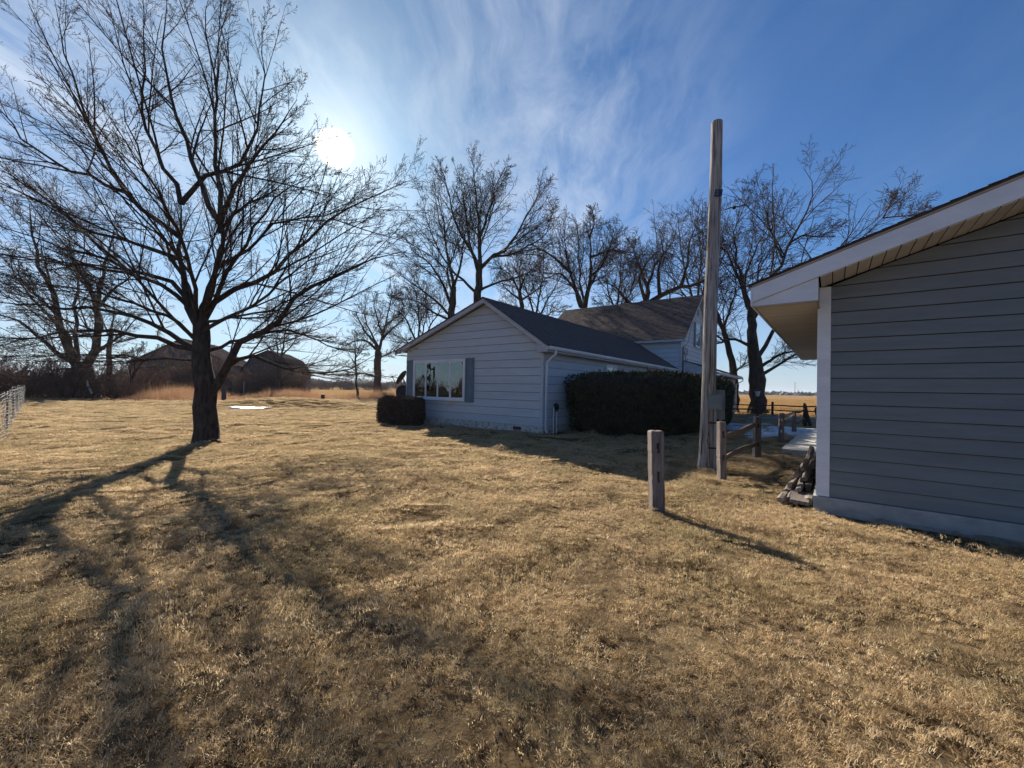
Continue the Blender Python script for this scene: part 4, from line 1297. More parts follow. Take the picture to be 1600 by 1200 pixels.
def window(parent, x0, x1, z0, z1, o, npane, plane='y', frame=0.085, curtain=True, m='white'):
    """window in the plane y=o facing -y, or x=o facing +x (then x0..x1 run along y)"""
    def T(mb):
        if plane == 'x':
            mb.v = [(o - (y - 0.0), x, z) for x, y, z in mb.v]
        else:
            mb.v = [(x, y + o, z) for x, y, z in mb.v]
        return mb
    f = MB()
    D0, D1 = -0.075, 0.0
    f.box(x0, x1, D0, D1, z1 - frame, z1).box(x0, x1, D0, D1, z0, z0 + frame).box(x0, x0 + frame, D0, D1, z0 + frame, z1 - frame).box(x1 - frame, x1, D0, D1, z0 + frame, z1 - frame)
    f.box(x0 - 0.02, x1 + 0.02, D0 - 0.03, D0 - 0.001, z0 - 0.01, z0 + 0.03)
    w = T(f).build('window', M[m], parent)
    T(MB().box(x0 + frame, x1 - frame, -0.028, -0.024, z0 + frame, z1 - frame)).build('window_backing', M['dark'], w)
    n = npane
    wp = (x1 - x0 - 2 * frame) / n
    for i in range(n):
        a = x0 + frame + i * wp
        b = a + wp
        s = 0.048
        sash = MB().box(a + .002, b - .002, D0 + 0.012, D0 + 0.035, z0 + frame, z0 + frame + s).box(a + .002, b - .002, D0 + 0.012, D0 + 0.035, z1 - frame - s, z1 - frame)
        sash.box(a + .002, a + s, D0 + 0.012, D0 + 0.035, z0 + frame + s, z1 - frame - s).box(b - s, b - .002, D0 + 0.012, D0 + 0.035, z0 + frame + s, z1 - frame - s)
        T(sash).build('sash', M[m], w)
        T(MB().box(a + s, b - s, D0 + 0.020, D0 + 0.026, z0 + frame + s, z1 - frame - s)).build('pane', M['glass'], w)
        if curtain:
            cu = MB()
            nf = 14
            for j in range(nf):
                u0 = a + s + (b - a - 2 * s) * j / nf
                u1 = a + s + (b - a - 2 * s) * (j + 1) / nf
                if (j + i) % 5 in (1, 2) or j % 7 == 3:
                    continue
                cu.box(u0, u1, -0.038 + 0.004 * (j % 2), -0.032 + 0.004 * (j % 2), z0 + frame + s + (0.35 if j % 3 else 0.6), z1 - frame - s)
            T(cu).build('curtain', M['teal'], w)
    return w


def shutter(parent, x0, x1, z0, z1, o, plane='y'):
    f = MB()
    y0, y1 = -0.062, -0.024
    fr = 0.06
    zm = (z0 + z1) / 2
    f.box(x0, x1, y0 + .02, y1, z0, z1)
    for a, b, c, d in ((x0, x0 + fr, z0, z1), (x1 - fr, x1, z0, z1), (x0 + fr, x1 - fr, z0, z0 + fr), (x0 + fr, x1 - fr, z1 - fr, z1), (x0 + fr, x1 - fr, zm - .04, zm + .04)):
        f.box(a, b, y0, y0 + .0195, c, d)
    for c, d in ((z0 + fr, zm - .04), (zm + .04, z1 - fr)):
        f.box(x0 + fr + .03, x1 - fr - .03, y0 + .008, y0 + .019, c + .03, d - .03)
    if plane == 'x':
        f.v = [(o - y, x, z) for x, y, z in f.v]
    else:
        f.v = [(x, y + o, z) for x, y, z in f.v]
    return f.build('shutter', M['shutter'], parent)


window(hou, -7.04, -3.77, 1.06, 2.82, 0.0, 4)
shutter(hou, -7.50, -7.06, 1.02, 2.84, 0.0)
shutter(hou, -3.75, -3.30, 1.02, 2.84, 0.0)
MB().prism([(-4.92, 0.80), (-4.52, 0.80), (-4.30, 0.985), (-4.70, 0.985)], 'y', -0.026, -0.0195).build('sunlit_patch', M['sunlight_tan'], hou)  # patches of sunlight on the wall, set in as thin pale pieces
MB().prism([(-5.72, 0.82), (-5.42, 0.80), (-5.36, 0.87), (-5.52, 0.94), (-5.66, 0.90)], 'y', -0.026, -0.0195).build('sunlit_patch', M['sunlight_tan'], hou)
window(hou, 5.3, 6.5, 1.9, 2.82, 0.024, 1, 'x', curtain=False)
# low wing roof
shingle_plane('shingles', XEE + 0.03, ZEE, XR, ZR, -0.33, 15.99, M['sh_dark'], hou, seed=3)
shingle_plane('shingles', XL - 0.03, ZL, XR, ZR, -0.33, 15.99, M['sh_dark'], hou, seed=4)
MB().prism([(XR - 0.13, ZR - 0.01), (XR, ZR + 0.045), (XR + 0.13, ZR - 0.045), (XR + 0.13, ZR - 0.03), (XR, ZR + 0.062), (XR - 0.13, ZR + 0.008)], 'y', -0.335, 15.98).build('ridge_cap', M['sh_dark'], hou)

# tall block
TX0, TX1, TY0, TY1 = -10.6, 0.55, 16.0, 25.0
TZE, TZR = 5.38, 8.85
TYR = (TY0 + TY1) / 2
MB().prism([(TY0 + .012, 0.1), (TY1, 0.1), (TY1, TZE - 0.1), (TYR, TZR - 0.14), (TY0 + .012, TZE - 0.1)], 'x', TX0, TX1 - 0.012).build('wall', M['core'], hou)
side_wall(0.27, TZE - 0.06, lambda z: (TX0, TX1 - 0.08), 'y', TY0, M['siding_blue'], hou)
ts = (TZR - TZE) / (TYR - TY0)


def fl_gable(z):
    if z < TZE - 0.12:
        return TY0 + 0.03, TY1
    d = (z - TZE + 0.12) / ts
    return TY0 + 0.03 + d, TY1 - d


side_wall(0.27, TZR - 0.18, fl_gable, 'x', TX1, M['siding_blue'], hou)
MB().box(TX1 - 0.075, TX1 + 0.03, TY0 - 0.03, TY0 - 0.001, 0.27, TZE - 0.1).box(TX1, TX1 + 0.03, TY0 + 0.0, TY0 + 0.029, 0.27, TZE - 0.1).build('corner_board', M['white_old'], hou)
OV = 0.33
ez = TZE - ts * 0.35
for (ya, za, yb, zb) in ((TY0 - 0.35, ez, TYR, TZR), (TYR + 0.001, TZR, TY1 + 0.35, ez)):
    MB().prism([(ya, za - 0.17), (yb, zb - 0.17), (yb, zb - 0.004), (ya, za - 0.004)], 'x', TX1 + OV, TX1 + OV + 0.025).build('rake_board', M['white_old'], hou)
    MB().prism([(ya, za - 0.10), (yb, zb - 0.10), (yb, zb - 0.085), (ya, za - 0.085)], 'x', TX1, TX1 + OV - 0.001).build('rake_soffit', M['white_old'], hou)
MB().box(TX0 - 0.3, TX1 + OV, TY0 - 0.37, TY0 - 0.352, ez - 0.17, ez - 0.01).build('fascia', M['white_old'], hou)
MB().box(TX0 - 0.3, TX1 + OV, TY0 - 0.351, TY0 - 0.03, ez - 0.165, ez - 0.15).build('soffit', M['white_old'], hou)
shingle_plane('shingles', TY0 - 0.38, ez, TYR, TZR, TX0 - 0.3, TX1 + OV + 0.03, M['sh_brown'], hou, axis='y', seed=5, tab=0.34, course=0.19, th=0.036)
shingle_plane('shingles', TY1 + 0.38, ez, TYR, TZR, TX0 - 0.3, TX1 + OV + 0.03, M['sh_brown'], hou, axis='y', seed=6, tab=0.9, course=0.3)
MB().prism([(TYR - 0.15, TZR - 0.07), (TYR, TZR + 0.055), (TYR + 0.15, TZR - 0.07), (TYR + 0.15, TZR - 0.05), (TYR, TZR + 0.075), (TYR - 0.15, TZR - 0.05)], 'x', TX0 - 0.3, TX1 + OV + 0.03).build('ridge_cap', M['sh_brown'], hou)
MB().tube([(-1.35, TYR - 0.5, TZR - 0.6), (-1.35, TYR - 0.5, TZR + 0.62)], 0.05, 10).tube([(-1.35, TYR - 0.5, TZR + 0.60), (-1.10, TYR - 0.5, TZR + 0.66)], 0.05, 8).build('vent_pipe', M['black'], hou)
window(hou, TYR - 1.15 + .45, TYR + .6, 4.95, 6.75, TX1 + 0.012, 2, 'x', curtain=False)
shutter(hou, TYR - 1.20, TYR - .73, 4.93, 6.77, TX1 + 0.01, 'x')
shutter(hou, TYR + .63, TYR + 1.08, 4.93, 6.77, TX1 + 0.01, 'x')
MB().box(TX1 + 0.02, TX1 + 0.05, TYR - 0.2, TYR + 0.2, 7.35, 7.85).build('gable_vent', M['shutter'], hou)
# electric service: conduit, head and loops of cable
MB().tube([(TX1 + 0.09, TY0 + 0.22, 0.3), (TX1 + 0.09, TY0 + 0.22, 4.55), (TX1 + 0.13, TY0 + 0.30, 4.66)], 0.035, 8).build('conduit', M['black'], hou)
cb = MB()
for k, (cy, cz, rr) in enumerate(((0.75, 4.15, 0.36), (0.9, 4.0, 0.30), (0.65, 4.3, 0.25))):
    cb.tube([(TX1 + 0.15 + 0.03 * math.sin(a * 2 + k), TY0 + cy + rr * math.cos(a + k), cz + rr * 1.25 * math.sin(a + k)) for a in np.linspace(0, 5.0, 16)], 0.014, 5)
cb.tube([(TX1 + 0.13, TY0 + 0.3, 4.6), (TX1 + 0.18, TY0 + 1.0, 4.95), (TX1 + 0.2, TY0 + 2.0, 6.3), (TX1 + 0.3, TY0 + 3.2, 7.8)], 0.013, 5)
cb.build('cable', M['black'], hou)
# yard light where the roofs meet
MB().box(-0.25 + XR, -0.05 + XR, TY0 - 0.12, TY0 - 0.03, ZR + 0.08, ZR + 0.2).tube([(XR - .15, TY0 - .1, ZR + .1), (XR - .15, TY0 - .26, ZR + .02)], [0.05, 0.09], 8).build('flood_light', M['white_metal'], hou)
# lean-to on the right end
LE, LZE, LZW = 2.95, 2.90, 3.72
MB().box(TX1 + 0.04, 2.45, TY0 + 0.8, TY1, -0.2, 2.66).build('lean_to_wall', M['beige'], hou)
shingle_plane('lean_to_shingles', LE, LZE, TX1 + 0.04, LZW, TY0 + 0.45, TY1 + 0.3, M['sh_dark'], hou, seed=8, tab=0.5)
MB().box(LE - 0.02, LE + 0.005, TY0 + 0.45, TY1 + 0.3, LZE - 0.17, LZE - 0.01).build('lean_to_fascia', M['white_old'], hou)
MB().box(TX1 + 0.05, LE - 0.021, TY0 + 0.46, TY1 + 0.29, LZE - 0.17, LZE - 0.155).build('lean_to_soffit', M['white_old'], hou)
MB().prism([(TX1 + 0.04, LZE - 0.14), (LE - .03, LZE - 0.14), (LE - .03, LZE - 0.02), (TX1 + 0.04, LZW - 0.02)], 'y', TY0 + 0.48, TY0 + 0.5).build('lean_to_gable', M['white_old'], hou)
rect_tube(MB(), [(LE + 0.04, TY1 + 0.1, LZE - 0.1), (LE + 0.04, TY1 + 0.1, LZE - 0.3), (2.52, TY1 + .05, LZE - 0.6), (2.52, TY1 + .05, 0.1)], 0.08, 0.06).build('downspout', M['white_metal'], hou)

# satellite dishes on the left corner of the house


def dish(name, label, lx, ly, z, az, el, rad):
    p = hpt(lx, ly)
    t = thing(name, label, 'satellite dish', (p[0], p[1], 0), HA + az, 'satellite dishes on the house corner')
    R_ = Matrix.Translation((0, 0, z)) @ Matrix.Rotation(el, 4, 'X')
    prof = [(0.01, 0.0), (rad * 0.5, rad * 0.06), (rad, rad * 0.24), (rad, rad * 0.24 + 0.012), (rad * 0.5, rad * 0.06 + 0.014), (0.01, 0.014)]
    d = MB().lathe(prof, 24)
    d.xf(R_ @ Matrix.Scale(1.12, 4, (0, 1, 0)))
    d.build('reflector', M['black'], t, smooth=True)
    a = MB().tube([(0, -rad * 1.0, rad * 0.1), (0, -rad * 1.15, rad * .5), (0, -rad * 0.75, rad * 1.35)], 0.018, 6)
    a.box(-0.05, 0.05, -rad * .78, -rad * .60, rad * 1.3, rad * 1.5)
    a.xf(R_)
    a.build('feed_arm', M['black'], t)
    mast = R_ @ Vector((0, 0, -0.06))
    w = Matrix.Rotation(-az, 4, 'Z') @ Vector((0.42, 0.02, z - 0.05))
    MB().tube([tuple(mast), (mast.x, mast.y, z - 0.15), (w.x * .5, w.y * .5, z - 0.3), tuple(w - Vector((0, 0, .3)))], 0.024, 8).build('mast', M['black'], t)
    return t


dish('satellite_dish', 'black satellite dish with feed arm, the upper one at the house corner', -8.02, 0.12, 2.02, math.radians(-62), math.radians(58), 0.34)
dish('satellite_dish', 'lower round dish close against the left corner wall of the house', -7.92, 0.05, 1.34, math.radians(40), math.radians(80), 0.30)


# ------------------------------------------------------------------ clipped shrubs
def clipped(name, label, cat, foot, h, m, n, lw, seed, rnd_top=0.5, lump=0.13):
    """clipped mass: a dark twiggy core and many small leaf clusters through the outer shell"""
    t = thing(name, label, cat)
    f = np.array(foot, float)
    c = f.mean(0)
    t.location = (c[0], c[1], 0)
    f = f - c
    # resample the outline
    seg = np.linalg.norm(np.roll(f, -1, 0) - f, axis=1)
    cum = np.r_[0, np.cumsum(seg)]
    per = cum[-1]
    nu = max(24, int(per / 0.35))
    fc = np.vstack([f, f[:1]])
    s = np.linspace(0, per, nu, endpoint=False)
    out = np.stack([np.interp(s, cum, fc[:, 0]), np.interp(s, cum, fc[:, 1])], -1)
    for _ in range(2):
        out = 0.25 * np.roll(out, 1, 0) + 0.5 * out + 0.25 * np.roll(out, -1, 0)
    r = np.random.RandomState(seed)

    def surf(u, v):
        """u in 0..1 round the outline, v 0..1 up the side, 1..2 over the top"""
        x = u * nu
        i = x.astype(int) % nu
        fr = (x - np.floor(x))[:, None]
        p = out[i] * (1 - fr) + out[(i + 1) % nu] * fr
        vs_ = np.clip(v, 0, 1)
        inset = np.where(v < 1, 1 - 0.06 * (1 - vs_) ** 2 - (rnd_top * 0.25) * np.clip((vs_ - 0.8) / 0.2, 0, 1) ** 2, (1 - rnd_top * 0.25) * (2 - v))
        q = p * inset[:, None]
        lumpy = lump * (np.sin(q[:, 0] * 3.1 + v * 5 + seed) * np.sin(q[:, 1] * 2.7 + 1.3) + 0.6 * np.sin(q[:, 0] * 7 + q[:, 1] * 6 + v * 9))
        z = np.where(v < 1, h * vs_ * 0.965, h * (0.965 + 0.035 * np.sin(np.clip(v - 1, 0, 1) * PI / 2))) + lumpy * 0.5 * (vs_ > 0.1)
        nrm = q / (np.linalg.norm(q, axis=1, keepdims=True) + 1e-6)
        q = q + nrm * (lumpy * 0.8)[:, None] * (v < 1.3)[:, None]
        return np.column_stack([q, z])
    # core
    nv = 14
    V = []
    for j in range(nv + 1):
        v = np.full(nu, 2.0 * j / nv)
        p = surf(np.arange(nu) / nu, np.minimum(v, 1.98))
        p[:, :2] *= 0.955
        p[:, 2] = np.maximum(-0.05, p[:, 2] - 0.05)
        V.append(p)
    V = np.vstack(V)
    idx = np.arange((nv + 1) * nu).reshape(nv + 1, nu)
    F = np.stack([idx[:-1], np.roll(idx, -1, 1)[:-1], np.roll(idx, -1, 1)[1:], idx[1:]], -1).reshape(-1, 4)
    link('twig_core', mesh_arrays('twig_core', V, F, M['wood_dark']), t)
    h = h
    # leaf sprays
    side = int(n * 0.68)
    u = r.uniform(0, 1, n)
    v = np.r_[r.uniform(0.02, 1, side), 1 + np.sqrt(r.uniform(0, 1, n - side)) * 0 + (1 - np.sqrt(r.uniform(0, 1, n - side)))]
    p = surf(u, v)
    p[:, :2] *= (1 - r.uniform(-0.01, 0.05, n))[:, None]
    p += r.normal(0, 0.02, p.shape)
    # each spray: two crossed narrow leaves
    d = r.normal(size=(n, 3)) + np.column_stack([p[:, 0] * 0.15, p[:, 1] * 0.15, np.full(n, 0.9)])
    d /= np.linalg.norm(d, axis=1, keepdims=True)
    s1 = np.cross(d, r.normal(size=(n, 3)))
    s1 /= np.linalg.norm(s1, axis=1, keepdims=True)
    Ls = (lw * r.uniform(1.4, 3.2, n) * np.where(r.uniform(0, 1, n) < 0.06, 2.4, 1.0))[:, None]
    Wd = (lw * r.uniform(0.3, 0.6, n))[:, None]
    V = np.stack([p - s1 * Wd * .5, p + s1 * Wd * .5, p + d * Ls * .6 + s1 * Wd, p + d * Ls, p + d * Ls * .55 - s1 * Wd], 1).reshape(-1, 3)
    b = np.arange(n)[:, None, None] * 5
    F = (b + np.array([[0, 1, 2], [0, 2, 4], [4, 2, 3]])[None]).reshape(-1, 3)
    link('foliage', mesh_arrays('foliage', V, F, m, smooth=False), t)
    return t


clipped('hedge', 'tall clipped dark evergreen hedge in front of the low wing', 'hedge',
        [(1.95, 15.9), (2.35, 14.5), (3.6, 14.15), (5.4, 14.3), (6.75, 15.1), (8.4, 16.9), (10.2, 19.3), (12.3, 22.6), (11.2, 24.0), (9.2, 21.6), (6.5, 18.6), (4.2, 17.0)],
        2.28, M['hedge'], 46000, 0.040, 5)
clipped('shrub', 'low boxy brown shrub under the left end of the picture window', 'shrub',
        [(-5.95, 18.35), (-5.75, 17.55), (-4.9, 17.2), (-3.9, 16.95), (-3.5, 17.35), (-4.2, 18.0), (-5.2, 18.75)],
        1.12, M['bush'], 16000, 0.030, 9, lump=0.06, rnd_top=0.3)

# ------------------------------------------------------------------ utility pole
px_, py_ = 4.19, 8.80
pole = thing('utility_pole', 'tall cut off weathered wooden pole carrying a grey meter box', 'utility pole', (px_, py_, 0), math.radians(-20))
lean = Matrix.Rotation(math.radians(0.9), 4, 'Y')
zz = np.linspace(-0.1, 7.42, 34)
P = np.column_stack([0.012 * np.sin(zz * 1.3) + zz * 0.0175, 0.01 * np.cos(zz * 1.1), zz])
R = np.interp(zz, [-.1, 0.3, 2, 7.42], [0.175, 0.156, 0.140, 0.114])
V, F = tube_arrays(P[None], R[None], 22)
a = np.tile(np.arange(22) * 2 * PI / 22, 34)
h_ = np.repeat(zz, 22)
cen = np.repeat(P, 22, axis=0)
kf = 1 + 0.02 * np.sin(5 * a + 1.1 * h_) + 0.012 * np.sin(11 * a - 2 * h_) - 0.05 * (np.abs(((a - 4.4 + 0.12 * np.sin(3 * h_)) % (2 * PI)) - 0.0) < 0.2) * (h_ < 1.3)
V = cen + (V - cen) * kf[:, None]
top = np.arange(33 * 22, 34 * 22)
V = np.vstack([V, P[-1] + [0, 0, 0.025]])
me = mesh_arrays('pole_shaft', V, F, M['pole'])
link('pole_shaft', me, pole)
MB().lathe([(0.112, 0), (0.106, 0.014), (0.06, 0.024), (0.005, 0.026)], 22, tuple(P[-1])).build('pole_top', M['pole'], pole)
# frame with x to the right as the camera sees it
MB().box(-0.075, 0.075, -0.006, 0.0, -0.075, 0.075).xf(Matrix.Translation((P[26][0] + .045, -0.136, 5.83)) @ Matrix.Rotation(math.radians(8), 4, 'Y')).build('number_plate', M['plate_blue'], pole)


def text(body, size, m, parent, mtx, name='lettering', depth=0.001):
    cu = bpy.data.curves.new(name, 'FONT')
    cu.body = body
    cu.size = size
    cu.extrude = depth
    cu.align_x = 'CENTER'
    cu.align_y = 'CENTER'
    tmp = bpy.data.objects.new(name, cu)
    COL.objects.link(tmp)
    dg = bpy.context.evaluated_depsgraph_get()
    me = bpy.data.meshes.new_from_object(tmp.evaluated_get(dg))
    bpy.data.objects.remove(tmp)
    me.transform(mtx)
    me.materials.clear()
    me.materials.append(m)
    return link(name, me, parent)


text('2', 0.12, M['greybox'], pole, Matrix.Translation((P[26][0] + .02, -0.1445, 5.83)) @ Matrix.Rotation(math.radians(8), 4, 'Y') @ Matrix.Rotation(PI / 2, 4, 'X'))
MB().tube([(0.30, -0.02, 5.50), (0.42, -0.03, 5.53), (0.56, -0.05, 5.52), (0.66, -0.05, 5.55), (0.74, -0.05, 5.50)], 0.012, 6).lathe([(0.005, -.04), (0.035, -.02), (0.04, 0.0), (0.035, .025), (0.005, .04)], 10, (0.47, -0.03, 5.52)).build('cable_hook', M['black'], pole)
MB().tube([(0.29, 0.0, 5.76), (0.33, 0, 5.77), (0.345, 0, 5.6), (0.33, 0, 5.55)], 0.006, 5).build('wire_staple', M['black'], pole)
# meter cabinet: larger box behind, smaller box in front, two conduits
b = MB().box(0.135, 0.345, 0.02, 0.16, 1.04, 1.66).box(0.130, 0.350, 0.0, 0.019, 1.035, 1.665)
b.build('meter_cabinet', M['greybox'], pole)
MB().box(0.345, 0.352, 0.0, 0.17, 1.05, 1.65).build('cabinet_flange', M['pvc'], pole)
MB().box(0.03, 0.265, -0.19, -0.06, 1.255, 1.555).box(0.022, 0.273, -0.205, -0.191, 1.248, 1.562).box(0.12, 0.17, -0.212, -0.206, 1.265, 1.285).build('disconnect_box', M['greybox'], pole)
MB().tube([(0.155, -0.12, 1.25), (0.155, -0.12, -0.1)], 0.030, 10).build('conduit', M['pvc'], pole)
MB().tube([(0.27, 0.05, 1.035), (0.27, 0.05, -0.1)], 0.032, 10).build('conduit', M['pvc'], pole)
for z in (0.95, 0.42):
    MB().box(0.02, 0.20, -0.155, -0.148, z, z + 0.03).build('conduit_strap', M['black'], pole)
MB().tube([(0.225, -0.03, 1.03), (0.222, -0.03, -0.05)], 0.009, 6).build('ground_wire', M['black'], pole)


# ------------------------------------------------------------------ rail fences
def slotted_post(w, d, h, slots, seed, wob=0.006):
    """solid post with through slots: cells of a grid, the slot cells left open. slots: list of (z0, z1, halfwidth)"""
    r = random.Random(seed)
    sw = slots[0][2] if slots else w * 0.2
    xs = [-w / 2, -w / 2 + 0.012, -sw, sw, w / 2 - 0.012, w / 2]
    zs = sorted(set([-0.15, 0.0] + [z for s in slots for z in s[:2]] + [s[0] + (s[1] - s[0]) * .5 for s in slots] + [h * k / 8 for k in range(1, 8)] + [h - 0.015, h]))
    V, F, idx = [], [], {}

    def vid(i, k, s):
        key = (i, k, s)
        if key not in idx:
            x, z = xs[i], zs[k]
            ins = 0.010 if (i in (0, len(xs) - 1)) else 0
            y = (-d / 2 + ins) if s == 0 else (d / 2 - ins)
            if k == len(zs) - 1:
                y *= 0.86
                x *= 0.9
            idx[key] = len(V)
            V.append((x + r.uniform(-wob, wob) * .6, y + r.uniform(-wob, wob), z + (r.uniform(-wob, wob) if k > 1 else 0)))
        return idx[key]

    def solid(i, k):
        if i < 0 or k < 0 or i >= len(xs) - 1 or k >= len(zs) - 1:
            return False
        if i == 2:
            zm = (zs[k] + zs[k + 1]) / 2
            return not any(s[0] < zm < s[1] for s in slots)
        return True
    for i in range(len(xs) - 1):
        for k in range(len(zs) - 1):
            if not solid(i, k):
                continue
            F.append((vid(i, k, 0), vid(i + 1, k, 0), vid(i + 1, k + 1, 0), vid(i, k + 1, 0)))
            F.append((vid(i, k, 1), vid(i, k + 1, 1), vid(i + 1, k + 1, 1), vid(i + 1, k, 1)))
            if not solid(i - 1, k):
                F.append((vid(i, k, 0), vid(i, k + 1, 0), vid(i, k + 1, 1), vid(i, k, 1)))
            if not solid(i + 1, k):
                F.append((vid(i + 1, k, 0), vid(i + 1, k, 1), vid(i + 1, k + 1, 1), vid(i + 1, k + 1, 0)))
            if not solid(i, k + 1):
                F.append((vid(i, k + 1, 0), vid(i + 1, k + 1, 0), vid(i + 1, k + 1, 1), vid(i, k + 1, 1)))
            if not solid(i, k - 1):
                F.append((vid(i, k, 0), vid(i, k, 1), vid(i + 1, k, 1), vid(i + 1, k, 0)))
    mb = MB()
    mb.v, mb.f = V, F
    return mb


def rail_mb(a, b, r0, seed, sag=0.03, n=12, sides=7, taper=0.4, flat=0.7):
    """split rail: a rough angular bar between two points, pointed at the ends"""
    r = random.Random(seed)
    a, b = Vector(a), Vector(b)
    t = (b - a).normalized()
    s = t.cross(Vector((0, 0, 1))).normalized()
    u = s.cross(t)
    V, F = [], []
    prof = [r.uniform(0.72, 1.2) for _ in range(sides)]
    for i in range(n + 1):
        f = i / n
        c = a.lerp(b, f) + Vector((0, 0, -sag * math.sin(PI * f))) + s * (0.012 * math.sin(5 * f + seed)) + u * (0.014 * math.sin(7 * f + seed * 2))
        e = min(1, taper + min(f, 1 - f) * 7)
        for k in range(sides):
            an = 2 * PI * k / sides + 0.5 * f
            q = r0 * e * prof[k] * r.uniform(0.9, 1.1)
            V.append(c + s * (math.cos(an) * q * flat) + u * (math.sin(an) * q))
    for i in range(n):
        for k in range(sides):
            F.append((i * sides + k, i * sides + (k + 1) % sides, (i + 1) * sides + (k + 1) % sides, (i + 1) * sides + k))
    F.append(tuple(range(sides))[::-1])
    F.append(tuple(n * sides + k for k in range(sides)))
    return MB().add(V, F)


lp = slotted_post(0.168, 0.17, 1.085, [(0.395, 0.545, 0.0165), (0.79, 0.93, 0.0165)], 3)
o = lp.build('fence_post', M['wood_grey'], None, loc=(1.99, 5.56, gh(1.99, 5.56)))
o.rotation_euler = (0, math.radians(-1.7), math.radians(1))
tag(o, 'lone squared cedar post with two open rail slots, nearest the camera', 'fence post')

fA = thing('split_rail_fence', 'short weathered split rail fence section beside the utility pole', 'fence', (3.88, 7.54, 0), 0)
ang = math.atan2(10.15 - 7.54, 6.08 - 3.88)
p = slotted_post(0.112, 0.16, 1.07, [(0.375, 0.475, 0.018), (0.78, 0.90, 0.018)], 5)
o = p.build('post', M['wood_grey'], fA)
o.rotation_euler = (0, math.radians(-1), math.radians(-2))
p = slotted_post(0.14, 0.15, 1.03, [(0.30, 0.40, 0.018), (0.76, 0.88, 0.018)], 6)
o = p.build('post', M['wood_grey'], fA, loc=(2.20, 2.61, 0))
o.rotation_euler = (0, math.radians(0.5), math.radians(-6))
rail_mb((0.02, 0.04, 0.80), (2.20, 2.58, 0.86), 0.058, 11, 0.03).build('rail', M['wood_rail'], fA)
rail_mb((0.02, 0.04, 0.38), (2.22, 2.60, 0.37), 0.055, 12, -0.02).build('rail', M['wood_rail'], fA)

fB = thing('split_rail_fence', 'farther split rail fence running along the concrete slab', 'fence', (8.84, 13.43, 0), 0)
for i, (x, y, h, tl) in enumerate(((0, 0, 0.98, 1), (2.77, 3.39, 0.92, -1), (5.39, 6.42, 0.95, 0), (6.4, 7.9, 0.9, 2))):
    o = slotted_post(0.15, 0.13, h, [(0.33, 0.43, 0.02), (0.70, 0.82, 0.02)], 20 + i).build('post', M['wood_grey'] if i < 2 else M['wood_dark'], fB, loc=(x, y, 0))
    o.rotation_euler = (0, math.radians(tl), math.radians(-30))
for i, (a, b, z0, z1) in enumerate(((0, 1, 0.93, 0.86), (0, 1, 0.72, 0.78), (1, 2, 0.86, 0.88), (1, 2, 0.40, 0.46), (2, 3, 0.78, 0.75))):
    q = ((0, 0), (2.77, 3.39), (5.39, 6.42), (6.4, 7.9))
    rail_mb((q[a][0], q[a][1], z0), (q[b][0], q[b][1], z1), 0.045, 30 + i, 0.04).build('rail', M['wood_rail'] if i < 2 else M['wood_dark'], fB)
for i, (x, y, x2, y2, h, w, lab) in enumerate(((14.55, 19.9, 14.05, 19.7, 1.18, 0.10, 'black pointed rail leaning left against the far end of the fence'),
                                               (14.95, 19.7, 14.7, 19.8, 0.98, 0.11, 'dark upright rail standing behind the leaning black rail'),
                                               (14.35, 18.9, 14.75, 19.1, 0.45, 0.06, 'thin grey stick leaning at the foot of the dark rails'))):
    o = rail_mb((0, 0, -0.05), (x2 - x, y2 - y, h), w, 50 + i, 0.0, n=8, taper=0.5).build('leaning_rail', M['wood_dark'] if i < 2 else M['wood_rail'], None, loc=(x, y, 0))
    tag(o, lab, 'wood rail')

# dark fence along the field
fx, fy = 19.1, 30.0
fF = thing('field_fence', 'long dark two rail fence at the edge of the stubble field', 'fence', (fx, fy, 0), HA)
for k in range(-9, 5):
    L_ = 2.75
    MB().box(-0.075, 0.075, -0.07, 0.07, -0.1, 1.0 + 0.03 * math.sin(k * 3)).box(-0.06, 0.06, -0.055, 0.055, 1.0 + 0.03 * math.sin(k * 3), 1.03 + 0.03 * math.sin(k * 3)).build('post', M['wood_dark'], fF, loc=(k * L_, 0, 0))
    for j, zz_ in enumerate((0.76, 0.40)):
        rail_mb((k * L_, 0, zz_ + 0.015 * math.sin(k + j)), ((k + 1) * L_, 0, zz_ + 0.015 * math.sin(k + 1 + j)), 0.052, 60 + k * 2 + j, 0.02, n=5, sides=5, taper=.8).build('rail', M['wood_dark'], fF)
    if k % 2 == 0:
        pass

# ------------------------------------------------------------------ stacked rails against the garage
STK = [  # along garage wall: x (out from the wall), y start, z, length, radius, material, label
    (-0.62, 0.05, 0.06, 2.6, 0.060, 'wood_rail', 'pale split rail at the outer bottom of the stack by the garage, broken end forward'),
    (-0.48, 0.22, 0.07, 2.9, 0.070, 'wood_grey', 'round grey rail on the ground, second from the outside of the stack'),
    (-0.14, 0.20, 0.075, 2.4, 0.072, 'wood_rail', 'thick rail on the ground tight against the garage foundation'),
    (-0.55, 0.60, 0.20, 3.0, 0.058, 'wood_rail', 'twisted rail on the outer side of the middle layer of the stack'),
    (-0.36, 0.45, 0.21, 3.1, 0.062, 'wood_grey', 'grey split rail in the centre of the middle layer of the stack'),
    (-0.16, 0.50, 0.22, 2.8, 0.060, 'wood_dark', 'dark rail of the middle layer nearest the garage wall'),
    (-0.44, 0.85, 0.33, 3.2, 0.056, 'wood_rail', 'long pale rail sloping along the upper outer edge of the stack'),
    (-0.24, 0.75, 0.35, 3.0, 0.060, 'wood_grey', 'rough rail second from the top of the stack'),
    (-0.32, 1.10, 0.46, 2.9, 0.055, 'wood_rail', 'topmost rail lying along the crest of the stack by the garage')]


